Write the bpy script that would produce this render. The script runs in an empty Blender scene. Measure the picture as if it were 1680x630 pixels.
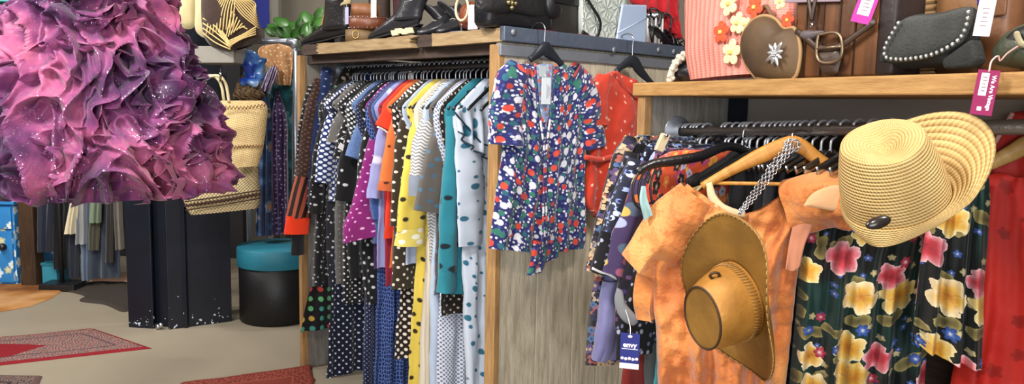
import bpy, math, random
from mathutils import Vector as V, Matrix, noise
random.seed(7)
SC = bpy.context.scene
COL = SC.collection
PI = math.pi
# ------------------------------------------------------------------ camera
FPX, PITCH, ROLL, EYE = 1250.0, math.radians(6.5), math.radians(1.2), 1.55
CF = V((0, math.cos(PITCH), -math.sin(PITCH)))
_r = V((1, 0, 0)); _u = _r.cross(CF)
CR = _r * math.cos(ROLL) + _u * math.sin(ROLL)
CU = -_r * math.sin(ROLL) + _u * math.cos(ROLL)
CO = V((0, 0, EYE))
cam = bpy.data.objects.new('camera', bpy.data.cameras.new('camera'))
COL.objects.link(cam)
m = Matrix((CR, CU, -CF)).transposed().to_4x4(); m.translation = CO
cam.matrix_world = m
cam.data.sensor_width = 36; cam.data.lens = 36 * FPX / 1680; cam.data.clip_start = .02
SC.camera = cam

def ray(x, y): return CF + CR * ((x - 840) / FPX) - CU * ((y - 315) / FPX)
def atY(x, y, Y):
    d = ray(x, y); return CO + d * (Y / d.y)
def atZ(x, y, z):
    d = ray(x, y); return CO + d * ((z - EYE) / d.z)
def plane(p0, n):
    """a plane in the room; calling it with a sight line gives the point where they meet"""
    p0 = V(p0); n = V(n).normalized()
    def f(x, y, off=0):
        d = ray(x, y); return CO + d * (((p0 + n * off) - CO).dot(n) / d.dot(n))
    f.n = n; f.p0 = p0
    return f

# ------------------------------------------------------------------ objects
ORG = {}
def tag(o, label=None, cat=None, group=None, kind=None):
    if label: o['label'] = label
    if cat: o['category'] = cat
    if group: o['group'] = group
    if kind: o['kind'] = kind
    return o
def thing(name, label, cat, loc, group=None):
    o = bpy.data.objects.new(name, None); COL.objects.link(o)
    o.location = V(loc); o.empty_display_size = .05; ORG[o.name] = V(loc)
    return tag(o, label, cat, group)
def dup(root, loc, label=None, group=None):
    r = root.copy(); COL.objects.link(r); r.location = V(loc)
    if label: r['label'] = label
    if group: r['group'] = group
    for ch in list(root.children):
        c = ch.copy(); COL.objects.link(c); c.parent = r
        for g in ch.children:
            d = g.copy(); COL.objects.link(d); d.parent = c
    return r

def cr(pts, n):
    """resample a polyline smoothly (Catmull-Rom) to n points"""
    pts = [V(p) for p in pts]
    if len(pts) == 2: return [pts[0].lerp(pts[1], i / (n - 1)) for i in range(n)]
    L = [0]
    for a, b in zip(pts, pts[1:]): L.append(L[-1] + max((b - a).length, 1e-6))
    out = []
    for i in range(n):
        t = L[-1] * i / (n - 1); k = 0
        while k < len(L) - 2 and t > L[k + 1]: k += 1
        f = (t - L[k]) / (L[k + 1] - L[k])
        p1, p2 = pts[k], pts[k + 1]
        p0 = pts[k - 1] if k else p1 * 2 - p2
        p3 = pts[k + 2] if k + 2 < len(pts) else p2 * 2 - p1
        s0 = (L[k] - L[k - 1]) if k else L[1] - L[0]
        s1 = L[k + 1] - L[k]
        s2 = (L[k + 2] - L[k + 1]) if k + 2 < len(pts) else s1
        m1 = ((p1 - p0) / s0 + (p2 - p1) / s1) * .5 * s1
        m2 = ((p2 - p1) / s1 + (p3 - p2) / s2) * .5 * s1
        f2, f3 = f * f, f * f * f
        out.append(p1 * (2 * f3 - 3 * f2 + 1) + m1 * (f3 - 2 * f2 + f) + p2 * (-2 * f3 + 3 * f2) + m2 * (f3 - f2))
    return out
def lin(pts, n):
    pts = [V(p) for p in pts]; L = [0]
    for a, b in zip(pts, pts[1:]): L.append(L[-1] + max((b - a).length, 1e-6))
    out = []
    for i in range(n):
        t = L[-1] * i / (n - 1); k = 0
        while k < len(L) - 2 and t > L[k + 1]: k += 1
        out.append(pts[k].lerp(pts[k + 1], (t - L[k]) / (L[k + 1] - L[k])))
    return out
def interp(vals, f):
    if not isinstance(vals, (list, tuple)): return vals
    x = f * (len(vals) - 1); k = min(int(x), len(vals) - 2); x -= k
    return vals[k] * (1 - x) + vals[k + 1] * x

class MB:
    def __init__(s): s.v = []; s.f = []; s.uv = []
    def add(s, vs, fs, uv=None):
        b = len(s.v); s.v += [V(p) for p in vs]
        for k, f in enumerate(fs):
            s.f.append([b + i for i in f])
            s.uv.append(uv[k] if uv else [(0, 0)] * len(f))
        return s
    def grid(s, rows, closed=False, uvs=None, cap0=False, cap1=False):
        n = len(rows[0]); vs = [p for r in rows for p in r]; fs = []; uv = []
        for i in range(len(rows) - 1):
            for j in range(n if closed else n - 1):
                k = (j + 1) % n
                fs.append((i * n + j, i * n + k, (i + 1) * n + k, (i + 1) * n + j))
                if uvs:
                    a, b = uvs[i], uvs[i + 1]; kk = j + 1
                    uv.append((a[j], a[kk], b[kk], b[j]))
        if cap0: fs.append(tuple(range(n))[::-1]); uv.append([(p.x, p.z) for p in rows[0]][::-1])
        if cap1:
            o = (len(rows) - 1) * n; fs.append(tuple(o + i for i in range(n))); uv.append([(p.x, p.z) for p in rows[-1]])
        return s.add(vs, fs, uv if uvs else None)
    def tube(s, pts, r, n=8, caps=True, closed=False, flat=None):
        """flat = (normal, thickness): an elliptic section"""
        pts = [V(p) for p in pts]; rows = []; uvs = []; up = None; dist = 0; N = len(pts)
        for i, p in enumerate(pts):
            if closed: t = pts[(i + 1) % N] - pts[i - 1]
            else: t = pts[min(i + 1, N - 1)] - pts[max(i - 1, 0)]
            t = t.normalized() if t.length > 1e-9 else V((0, 0, 1))
            if flat: a = V(flat[0])
            elif up is None: a = V((0, 0, 1)) if abs(t.z) < .9 else V((1, 0, 0))
            else: a = up
            a = (a - t * a.dot(t)).normalized(); up = a; b = t.cross(a)
            rr = interp(r, i / max(N - 1, 1)); th = interp(flat[1], i / max(N - 1, 1)) if flat else rr
            rows.append([p + b * (rr * math.cos(2 * PI * k / n)) + a * (th * math.sin(2 * PI * k / n)) for k in range(n)])
            if i: dist += (p - pts[i - 1]).length
            uvs.append([(rr * PI * (k / n * 2 - 1), dist) for k in range(n + 1)])
        if closed: rows.append(rows[0]); uvs.append([(u, dist + .01) for u, _ in uvs[0]])
        return s.grid(rows, True, uvs, caps and not closed, caps and not closed)
    def box(s, c, x, y, z):
        """centre and three half-edge vectors"""
        c, x, y, z = V(c), V(x), V(y), V(z)
        vs = [c + x * i + y * j + z * k for k in (-1, 1) for j in (-1, 1) for i in (-1, 1)]
        fs = [(0, 2, 3, 1), (4, 5, 7, 6), (0, 1, 5, 4), (2, 6, 7, 3), (0, 4, 6, 2), (1, 3, 7, 5)]
        lx, ly, lz = x.length, y.length, z.length
        S = [(i * lx, j * ly, k * lz) for k in (-1, 1) for j in (-1, 1) for i in (-1, 1)]
        uv = []
        for n_, f in enumerate(fs):
            ax = ((0, 1), (0, 1), (0, 2), (0, 2), (1, 2), (1, 2))[n_]
            uv.append([(S[i][ax[0]], S[i][ax[1]]) for i in f])
        return s.add(vs, fs, uv)
    def box2(s, lo, hi):
        lo, hi = V(lo), V(hi); d = (hi - lo) / 2
        return s.box((lo + hi) / 2, (d.x, 0, 0), (0, d.y, 0), (0, 0, d.z))
    def slab(s, p, q, w, h):
        """a board from p to q: w a full-width vector, h a full-height vector; p,q are the lower near edge"""
        p, q, w, h = V(p), V(q), V(w), V(h)
        return s.box((p + q + w + h) / 2, (q - p) / 2, w / 2, h / 2)
    def lathe(s, prof, o, ax=(0, 0, 1), n=32, xs=1, ys=1, xd=None, cap0=False, cap1=False):
        """prof = [(r, h)]"""
        o = V(o); ax = V(ax).normalized(); a = V(xd) if xd else (V((1, 0, 0)) if abs(ax.x) < .9 else V((0, 1, 0)))
        a = (a - ax * a.dot(ax)).normalized(); b = ax.cross(a); rows = []; uvs = []; d = 0
        for i, (r, h) in enumerate(prof):
            if i: d += math.hypot(r - prof[i - 1][0], h - prof[i - 1][1])
            rows.append([o + ax * h + a * (r * xs * math.cos(2 * PI * k / n)) + b * (r * ys * math.sin(2 * PI * k / n)) for k in range(n)])
            uvs.append([(r * (2 * PI * k / n), d) for k in range(n + 1)])
        return s.grid(rows, True, uvs, cap0, cap1)
    def ball(s, c, r, sc=(1, 1, 1), n=12):
        prof = [(max(r * math.sin(PI * i / (n // 2 + 2)), 1e-5), -r * math.cos(PI * i / (n // 2 + 2))) for i in range(n // 2 + 3)]
        b = MB().lathe(prof, (0, 0, 0), n=n)
        return s.add([V(c) + V((p.x * sc[0], p.y * sc[1], p.z * sc[2])) for p in b.v], b.f, b.uv)
    def prism(s, pts, d):
        """flat outline and its thickness vector"""
        pts = [V(p) for p in pts]; d = V(d); n = len(pts)
        o = pts[0]; ex = (pts[1] - pts[0]).normalized(); nn = d.normalized(); ey = nn.cross(ex)
        q = [((p - o).dot(ex), (p - o).dot(ey)) for p in pts]
        s.add(pts + [p + d for p in pts], [tuple(range(n))[::-1], tuple(range(n, 2 * n))] +
              [(i, (i + 1) % n, n + (i + 1) % n, n + i) for i in range(n)],
              [q[::-1], q] + [[(0, 0)] * 4] * n)
        return s
    def pillow(s, pts, nrm, t, back=.3, K=8, m=48, smooth=True, pw=.5):
        """an outline swollen to a soft body: t towards nrm, back*t away"""
        P = (cr if smooth else lin)(list(pts) + [pts[0]], m + 1)[:-1]
        nrm = V(nrm).normalized(); c = sum(P, V()) / m
        ex = (V((0, 0, 1)).cross(nrm)).normalized(); ey = nrm.cross(ex)
        for sg in (1, -back):
            rows = []; uvs = []
            for k in range(K + 1):
                f = 1 - k / K * .985
                r = [c + (p - c) * f + nrm * (sg * t * max(0, 1 - f * f) ** pw) for p in P]
                rows.append(r if sg > 0 else r[::-1])
                rr = rows[-1]; uvs.append([((p - c).dot(ex), (p - c).dot(ey)) for p in rr + [rr[0]]])
            s.grid(rows, True, uvs, False, True)
        return s
    def build(s, name, mt, parent=None, smooth=True, org=None, bevel=0, solid=0, sub=0, angle=None):
        if parent is not None:
            r = parent
            while r.parent: r = r.parent
            o3 = ORG[r.name]
        elif org is not None: o3 = V(org)
        else:
            xs = [p.x for p in s.v]; ys = [p.y for p in s.v]; zs = [p.z for p in s.v]
            o3 = V(((min(xs) + max(xs)) / 2, (min(ys) + max(ys)) / 2, min(zs)))
        me = bpy.data.meshes.new(name)
        me.from_pydata([tuple(p - o3) for p in s.v], [], s.f)
        ul = me.uv_layers.new(name='UVMap')
        flat = [c for f in s.uv for uv in f for c in uv]
        ul.data.foreach_set('uv', flat)
        me.polygons.foreach_set('use_smooth', [smooth] * len(me.polygons))
        me.materials.append(mt)
        o = bpy.data.objects.new(name, me); COL.objects.link(o)
        if parent is not None: o.parent = parent
        else: o.location = o3; ORG[o.name] = o3
        if bevel:
            b = o.modifiers.new('b', 'BEVEL'); b.width = bevel; b.segments = 2; b.limit_method = 'ANGLE'
        if solid:
            b = o.modifiers.new('s', 'SOLIDIFY'); b.thickness = solid; b.offset = 0
        if sub:
            b = o.modifiers.new('u', 'SUBSURF'); b.levels = sub; b.render_levels = sub
        return o

# ------------------------------------------------------------------ cloth
def cloth(mb, rows, n, t=.02, folds=(5, .012), N=28, R=36, seed=0, wr=.004, f0=.15, smooth=True, hemw=0):
    """a garment body: rows of left-to-right polylines from neck to hem; n faces the front; both layers"""
    n = V(n).normalized(); rr = [(cr if smooth else lin)(r, N + 1) for r in rows]
    cols = [cr([r[j] for r in rr], R) if len(rr) > 2 else lin([r[j] for r in rr], R) for j in range(N + 1)]
    out = []; uvs = []; dist = 0; rng = random.Random(seed); ph = [rng.uniform(0, 6.28) for _ in range(4)]
    for i in range(R):
        v = i / (R - 1); row = [cols[j][i] for j in range(N + 1)]
        if i: dist += (row[N // 2] - prev[N // 2]).length
        prev = row; tt = interp(t, v); g = f0 + (1 - f0) * v; ring = []; uv = []; w = sum((row[k + 1] - row[k]).length for k in range(N))
        def off(c, p):
            return (folds[1] * g * (math.sin(folds[0] * 2 * PI * (c + .05 * math.sin(3 * v + ph[2])) + ph[0] + 1.2 * v) + .6 * math.sin(folds[0] * 3.3 * PI * c + ph[1] - v))
                    + wr * noise.noise(p * 9 + V((seed, 0, 0))) * 2 + wr * noise.noise(p * 26 + V((0, seed, 0))))
        for j in range(N + 1):
            c = j / N; s = max(0, 1 - (2 * c - 1) ** 2) ** .45
            ring.append(row[j] + n * (tt * s + off(c, row[j]))); uv.append(((c - .5) * w, -dist))
        for j in range(N - 1, 0, -1):
            c = j / N; s = max(0, 1 - (2 * c - 1) ** 2) ** .45
            ring.append(row[j] + n * (-tt * s + off(c, row[j]))); uv.append(((c - .5) * w + 3, -dist))
        uv.append((-.5 * w + 3, -dist))
        if hemw and v > .9:
            ring = [p + V((0, 0, hemw * (v - .9) * 10 * math.sin(j * .8 + seed))) for j, p in enumerate(ring)]
        out.append(ring); uvs.append(uv)
    mb.grid(out, True, uvs)
    return mb
def sleeve(mb, path, w, n, t=.025, N=20, R=20, wr=.004, seed=3, fold=.004):
    """a flattened open tube of fabric along a path; w half widths"""
    P = cr(path, R); n = V(n).normalized(); rows = []; uvs = []; d = 0
    for i, p in enumerate(P):
        tg = (P[min(i + 1, R - 1)] - P[max(i - 1, 0)]).normalized(); a = (n - tg * n.dot(tg)).normalized(); b = tg.cross(a)
        f = i / (R - 1); ww = interp(w, f); tt = interp(t, f)
        if i: d += (p - P[i - 1]).length
        row = []
        for k in range(N):
            th = 2 * PI * k / N; q = p + b * (ww * math.cos(th)) + a * (tt * math.sin(th))
            q += a * (wr * 2 * noise.noise(q * 14 + V((seed, 0, 0)))) + a * (fold * math.sin(3 * th + seed) * f) + b * (fold * math.sin(4 * th + seed * 2) * f)
            row.append(q)
        rows.append(row); uvs.append([(ww * PI * (k / N), -d) if k <= N // 2 else (ww * PI * (k / N) + 2, -d) for k in range(N + 1)])
    return mb.grid(rows, True, uvs)

# ------------------------------------------------------------------ materials
def rgb(h):
    """sRGB hex or tuple 0..255 -> linear"""
    if isinstance(h, str): h = tuple(int(h[i:i + 2], 16) for i in (0, 2, 4))
    return tuple(((c / 255) / 12.92 if c / 255 <= .04045 else ((c / 255 + .055) / 1.055) ** 2.4) for c in h) + (1,)
class H:
    def __init__(s, name, rough=.8, metal=0, spec=.35):
        s.m = bpy.data.materials.new(name); s.m.use_nodes = True; s.t = s.m.node_tree; s.t.nodes.clear()
        s.out = s.t.nodes.new('ShaderNodeOutputMaterial'); s.b = s.t.nodes.new('ShaderNodeBsdfPrincipled')
        s.t.links.new(s.b.outputs[0], s.out.inputs[0])
        s.b.inputs['Roughness'].default_value = rough; s.b.inputs['Metallic'].default_value = metal
        s.b.inputs['Specular IOR Level'].default_value = spec
        s._uv = s._ob = None
    def put(s, sock, val):
        if isinstance(val, bpy.types.NodeSocket): s.t.links.new(val, sock)
        elif val is not None:
            try: sock.default_value = val
            except Exception: sock.default_value = val[:3]
    def n(s, typ, ins=None, out=0, **kw):
        nd = s.t.nodes.new('ShaderNode' + typ)
        for k, v in kw.items(): setattr(nd, k, v)
        for k, v in (ins or {}).items(): s.put(nd.inputs[k], v)
        s.last = nd
        return nd.outputs[out]
    def uv(s):
        if not s._uv: s._uv = s.n('TexCoord', out='UV')
        return s._uv
    def ob(s):
        if not s._ob: s._ob = s.n('TexCoord', out='Object')
        return s._ob
    def ma(s, op, a, b=0, c=0): return s.n('Math', {0: a, 1: b, 2: c}, operation=op)
    def vm(s, op, a, b=(0, 0, 0), out=0):
        nd = s.t.nodes.new('ShaderNodeVectorMath'); nd.operation = op; s.put(nd.inputs[0], a); s.put(nd.inputs[1], b)
        return nd.outputs[out]
    def scale(s, a, k):
        nd = s.t.nodes.new('ShaderNodeVectorMath'); nd.operation = 'SCALE'; s.put(nd.inputs[0], a); s.put(nd.inputs['Scale'], k); return nd.outputs[0]
    def rot(s, a, ang): return s.n('VectorRotate', {'Vector': a, 'Angle': ang}, rotation_type='Z_AXIS')
    def mix(s, f, a, b, bt='MIX'):
        nd = s.t.nodes.new('ShaderNodeMix'); nd.data_type = 'RGBA'; nd.blend_type = bt
        s.put(nd.inputs[0], f); s.put(nd.inputs[6], a); s.put(nd.inputs[7], b); return nd.outputs[2]
    def noi(s, sc, det=3, vec=None, rough=.5, out=0): return s.n('TexNoise', {'Vector': vec if vec is not None else s.ob(), 'Scale': sc, 'Detail': det, 'Roughness': rough}, out)
    def ramp(s, f, stops, mode='LINEAR'):
        nd = s.t.nodes.new('ShaderNodeValToRGB'); nd.color_ramp.interpolation = mode; s.put(nd.inputs[0], f); e = nd.color_ramp.elements
        while len(e) > 1: e.remove(e[0])
        e[0].position = stops[0][0]; e[0].color = stops[0][1]
        for p, c in stops[1:]:
            x = e.new(p); x.color = c
        return nd.outputs[0]
    def step(s, a, thr, soft=.0):
        if soft: return s.n('MapRange', {'Value': a, 'From Min': thr - soft, 'From Max': thr + soft, 'To Min': 0., 'To Max': 1.})
        return s.ma('GREATER_THAN', a, thr)
    def bump(s, h, st=.3, dist=.01):
        nb = s.n('Bump', {'Height': h, 'Strength': st, 'Distance': dist}); s.put(s.b.inputs['Normal'], nb)
    def done(s, col, **kw):
        s.put(s.b.inputs['Base Color'], col)
        for k, v in kw.items(): s.put(s.b.inputs[k], v)
        return s.m
    # printed motifs
    def dots(s, base, cols, spacing, r, jit=0., rot=0., off=(0, 0), vary=0., prob=1.):
        """cols one colour or a list picked per dot"""
        u = s.vm('ADD', s.rot(s.uv(), rot), (off[0], off[1], 0)); sc = 1 / spacing
        s.n('TexVoronoi', {'Vector': u, 'Scale': sc, 'Randomness': jit}, voronoi_dimensions='2D'); vn = s.last
        x = s.n('SeparateColor', {0: vn.outputs['Color']}); sx = s.last
        rad = r / spacing
        if vary: rad = s.ma('MULTIPLY', s.ma('ADD', s.ma('MULTIPLY', sx.outputs[1], vary), 1 - vary), rad)
        mask = s.n('MapRange', {'Value': s.ma('SUBTRACT', rad, vn.outputs['Distance']), 'From Min': -.03, 'From Max': .03})
        if prob < 1: mask = s.ma('MULTIPLY', mask, s.ma('LESS_THAN', sx.outputs[2], prob))
        if isinstance(cols, list):
            col = s.ramp(sx.outputs[0], [(i / len(cols), c) for i, c in enumerate(cols)], 'CONSTANT')
        else: col = cols
        return s.mix(mask, base, col)
    def flowers(s, base, spacing, R, petals, ramps, jit=.85, off=(0, 0), prob=1., depth=.35, ecc=0):
        """ramps: list of stop lists (centre to edge) picked per flower"""
        u = s.vm('ADD', s.uv(), (off[0], off[1], 0))
        s.n('TexVoronoi', {'Vector': u, 'Scale': 1 / spacing, 'Randomness': jit}, voronoi_dimensions='2D'); vn = s.last
        s.n('SeparateColor', {0: vn.outputs['Color']}); sx = s.last
        loc = s.vm('SUBTRACT', u, vn.outputs['Position'])
        loc = s.vm('ADD', loc, s.scale(s.vm('SUBTRACT', s.noi(60, 2, u, out=1), (.5, .5, .5)), R * .35))
        s.n('SeparateXYZ', {0: loc}); xy = s.last
        ang = s.ma('ADD', s.ma('ARCTAN2', xy.outputs[1], xy.outputs[0]), s.ma('MULTIPLY', sx.outputs[1], 6.28))
        if ecc: 
            lr = s.rot(loc, s.ma('MULTIPLY', sx.outputs[1], 6.28)); lr = s.vm('MULTIPLY', lr, (1, ecc, 1)); 
        else: lr = loc
        lr = s.vm('MULTIPLY', lr, (1, 1, 0)); r = s.vm('LENGTH', lr, out=1)
        pet = s.ma('ABSOLUTE', s.ma('COSINE', s.ma('MULTIPLY', ang, petals / 2)))
        bd = s.ma('MULTIPLY', s.ma('ADD', s.ma('MULTIPLY', pet, depth), 1 - depth), s.ma('MULTIPLY', s.ma('ADD', s.ma('MULTIPLY', sx.outputs[1], .3), .7), R))
        tt = s.ma('DIVIDE', r, bd)
        mask = s.ma('LESS_THAN', tt, 1)
        if prob < 1: mask = s.ma('MULTIPLY', mask, s.ma('LESS_THAN', sx.outputs[2], prob))
        # darker lines between petals are part of the print
        crease = s.ma('MULTIPLY', s.ma('LESS_THAN', pet, .22), s.ma('LESS_THAN', tt, .75))
        col = None
        for k, st in enumerate(ramps):
            cc = s.ramp(tt, st)
            col = cc if col is None else s.mix(s.ma('GREATER_THAN', sx.outputs[0], k / len(ramps)), col, cc)
        col = s.mix(s.ma('MULTIPLY', crease, .35), col, ramps[0][0][1])
        return s.mix(mask, base, col)
def fab(name, fn=None, col=None, rough=.85, weave=900, wr=14, st=.25, sheen=.25, trans=0, alpha=None):
    h = H(name, rough, 0, .25)
    c = fn(h) if fn else rgb(col)
    b = h.ma('ADD', h.ma('MULTIPLY', h.noi(wr, 4), 1.0), h.ma('MULTIPLY', h.noi(weave, 1), .12)); h.bump(b, st, .02)
    h.b.inputs['Sheen Weight'].default_value = sheen; h.b.inputs['Sheen Roughness'].default_value = .5
    h.done(c)
    if trans:
        tr = h.t.nodes.new('ShaderNodeBsdfTranslucent'); h.put(tr.inputs[0], c); mx = h.t.nodes.new('ShaderNodeMixShader'); mx.inputs[0].default_value = trans
        h.t.links.new(h.b.outputs[0], mx.inputs[1]); h.t.links.new(tr.outputs[0], mx.inputs[2]); h.t.links.new(mx.outputs[0], h.out.inputs[0])
    return h.m
def plain(name, col, rough=.5, metal=0, spec=.4, bsc=0, bst=.2, var=0, vsc=8):
    h = H(name, rough, metal, spec); c = rgb(col)
    if var:
        k = h.noi(vsc, 5); c = h.mix(h.ma('MULTIPLY', k, 1), tuple(x * (1 - var) for x in c[:3]) + (1,), tuple(min(1, x * (1 + var)) for x in c[:3]) + (1,))
    if bsc: h.bump(h.noi(bsc, 4), bst, .01)
    return h.done(c)
def wood(name, light, dark, stretch=(1, 14), sc=6, rough=.65, knots=True, st=.3):
    """grain runs along u"""
    h = H(name, rough, 0, .3); u = h.vm('MULTIPLY', h.uv(), (stretch[0], stretch[1], 1)); u = h.vm('ADD', u, h.scale(h.n('ObjectInfo', out='Location'), 1.0))
    g = h.noi(sc, 8, u, .65); g2 = h.noi(sc * 6, 4, u)
    c = h.ramp(g, [(.25, rgb(dark)), (.62, rgb(light))]); c = h.mix(h.ma('MULTIPLY', g2, .35), c, rgb(dark))
    if knots:
        b = h.noi(2.2, 3, h.uv()); c = h.mix(h.n('MapRange', {'Value': b, 'From Min': .56, 'From Max': .75, 'To Max': .55}), c, rgb(dark))
    h.bump(g2, st, .004)
    return h.done(c)
def text(body, size, o, right, up, mt, parent, name='lettering', bold=0):
    cu = bpy.data.curves.new(name, 'FONT'); cu.body = body; cu.size = size; cu.align_x = 'CENTER'; cu.align_y = 'CENTER'; cu.extrude = .0002; cu.offset = bold; cu.resolution_u = 3
    to = bpy.data.objects.new('t', cu); COL.objects.link(to); bpy.context.view_layer.update()
    me = bpy.data.meshes.new_from_object(to.evaluated_get(bpy.context.evaluated_depsgraph_get()))
    right = V(right).normalized(); up = V(up).normalized(); nn = right.cross(up)
    mb = MB(); mb.add([V(o) + right * v.co.x + up * v.co.y + nn * v.co.z for v in me.vertices], [tuple(p.vertices) for p in me.polygons])
    bpy.data.objects.remove(to); bpy.data.meshes.remove(me)
    return mb.build(name, mt, parent, smooth=False)
# ================================================================== materials shared
M_wood_edge = wood('light_board', 'a68f6c', '715a3c', (1, 10), 7)
M_wood_old = wood('weathered_board', '8d8880', '564f47', (1, 9), 5, .8)
M_wood_dark = wood('dark_board', '4a3c34', '2a211d', (1, 9), 6, .8)
M_wood_panel = wood('pale_grey_board', 'aaa08c', '6f675a', (1, 8), 5, .75, True, .4)
M_wood_post = wood('tan_post', 'bb9560', '7e5c34', (1, 10), 6)
M_wood_shelf = wood('golden_shelf_board', 'b48d58', '855f34', (1, 9), 9, .55, False)
M_wood_panel_v = wood('pale_grey_upright_board', 'd2c8b2', '8b8170', (8, 1), 5, .75, True, .4)
M_wood_post_v = wood('tan_upright_post', 'b08a58', '74563a', (10, 1), 6)
M_wood_old_v = wood('weathered_upright_board', '8d8880', '564f47', (9, 1), 5, .8)
M_steel = plain('blue_grey_steel', '566072', .45, .35, .5, 30, .25, .25, 12)
M_steel2 = plain('grey_steel', '7d828b', .45, .35, .5, 30, .2, .2, 9)
M_black = plain('black_plastic', '16171b', .38, 0, .5)
M_chrome = plain('chrome', 'b9bcc2', .22, 1)
M_hook = plain('hook_metal', 'c4c7ce', .3, .55)
M_pipe = plain('dull_pipe', '4d4a4a', .4, .8, .5, 40, .2, .2)
M_zinc = plain('zinc_pipe', 'a4abb8', .35, .7, .5, 30, .1)
M_blackleather = plain('black_leather', '15161a', .3, 0, .6, 60, .25)
M_white = plain('white_card', 'e4e2e2', .7)
M_cord = plain('cord', 'd9d3d0', .8)

# ================================================================== the room
h = H('polished_concrete', .55, 0, .3)
k = h.noi(.9, 6); k2 = h.noi(7, 5)
c = h.mix(k, rgb('857c6d'), rgb('9d937f')); c = h.mix(h.ma('MULTIPLY', k2, .35), c, rgb('7b7365'))
h.bump(k2, .05, .01); M_floor = h.done(c)
M_wall = plain('plaster', '8b8478', .9, 0, .2, 20, .1, .06, 2)
M_ceil = plain('ceiling_paint', 'a5a099', .9)
M_dkwall = plain('dark_wall_paint', '2c2b2d', .8, 0, .3, 10, .1)
X0, X1, Y0, Y1, ZC = -6.2, 4.6, -3.6, 8.6, 3.5
def struct(name, mb, mt, **kw): return tag(mb.build(name, mt, smooth=False, **kw), kind='structure')
struct('floor', MB().box2((X0, Y0, -.1), (X1, Y1, 0)), M_floor)
struct('ceiling', MB().box2((X0, Y0, ZC), (X1, Y1, ZC + .1)), M_ceil)
struct('wall_back', MB().box2((X0, Y1, 0), (X1, Y1 + .1, ZC)), M_wall)
struct('wall_front', MB().box2((X0, Y0 - .1, 0), (X1, Y0, ZC)), M_wall)
struct('wall_left', MB().box2((X0 - .1, Y0, 0), (X0, Y1, ZC)), M_dkwall)
struct('wall_right', MB().box2((X1, Y0, 0), (X1 + .1, Y1, ZC)), M_wall)
# a dark free-standing partition behind the far clothes
struct('partition', MB().box2((-6.1, 7.35, 0), (-2.62, 7.45, ZC)), M_dkwall)

# ------------------------------------------------------------------ steel column
h = H('navy_painted_steel', .38, 0, .5)
k = h.noi(5, 4); c = h.mix(k, rgb('070a12'), rgb('121926'))
sp = h.noi(38, 2); z = h.n('SeparateXYZ', {0: h.ob()}); zz = h.last.outputs[2]
thr = h.n('MapRange', {'Value': zz, 'From Min': 0., 'From Max': .35, 'To Min': .64, 'To Max': .83})
c = h.mix(h.ma('GREATER_THAN', sp, thr), c, rgb('b9bcc4')); h.bump(h.noi(30, 3), .15, .005); M_navy = h.done(c)
colm = thing('steel_column', None, None, atZ(275, 540, 0)); tag(colm, kind='structure')
pA, pB, pC = atZ(211, 537, 0), atZ(277, 541, 0), atZ(383, 527, 0)
ex = (pC - pB).normalized(); ey = V((-ex.y, ex.x, 0))
Z = V((0, 0, ZC))
e1 = (pB - pA); e1n = e1.normalized()
MB().box(pB + ex * .205 + ey * .012 + Z / 2, ex * .205, ey * .012, Z / 2).build('flange', M_navy, colm, False, bevel=.003)
ey1 = V((-e1n.y, e1n.x, 0))
MB().box(pA + e1n * .09 + ey1 * .01 + Z / 2, e1n * .09, ey1 * .01, Z / 2).build('flange', M_navy, colm, False, bevel=.003)
MB().box(pA + e1n * .2 + ey1 * .07 + Z / 2, e1n * .19, ey1 * .012, Z / 2).build('web', M_navy, colm, False)
MB().box((pA + pC) / 2 + ey * .22 + Z / 2, ex * .28, ey * .012, Z / 2).build('flange', M_navy, colm, False)
b = MB()
for q in (pA + e1n * .235 + V((0, 0, .03)), pA + e1n * .215 + V((.0, 0, .018))):
    b.lathe([(.001, .02), (.018, .018), (.02, 0), (.001, 0)], q - ey * .0, -ey, 8)
b.build('anchor_bolt', M_chrome, colm)

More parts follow.
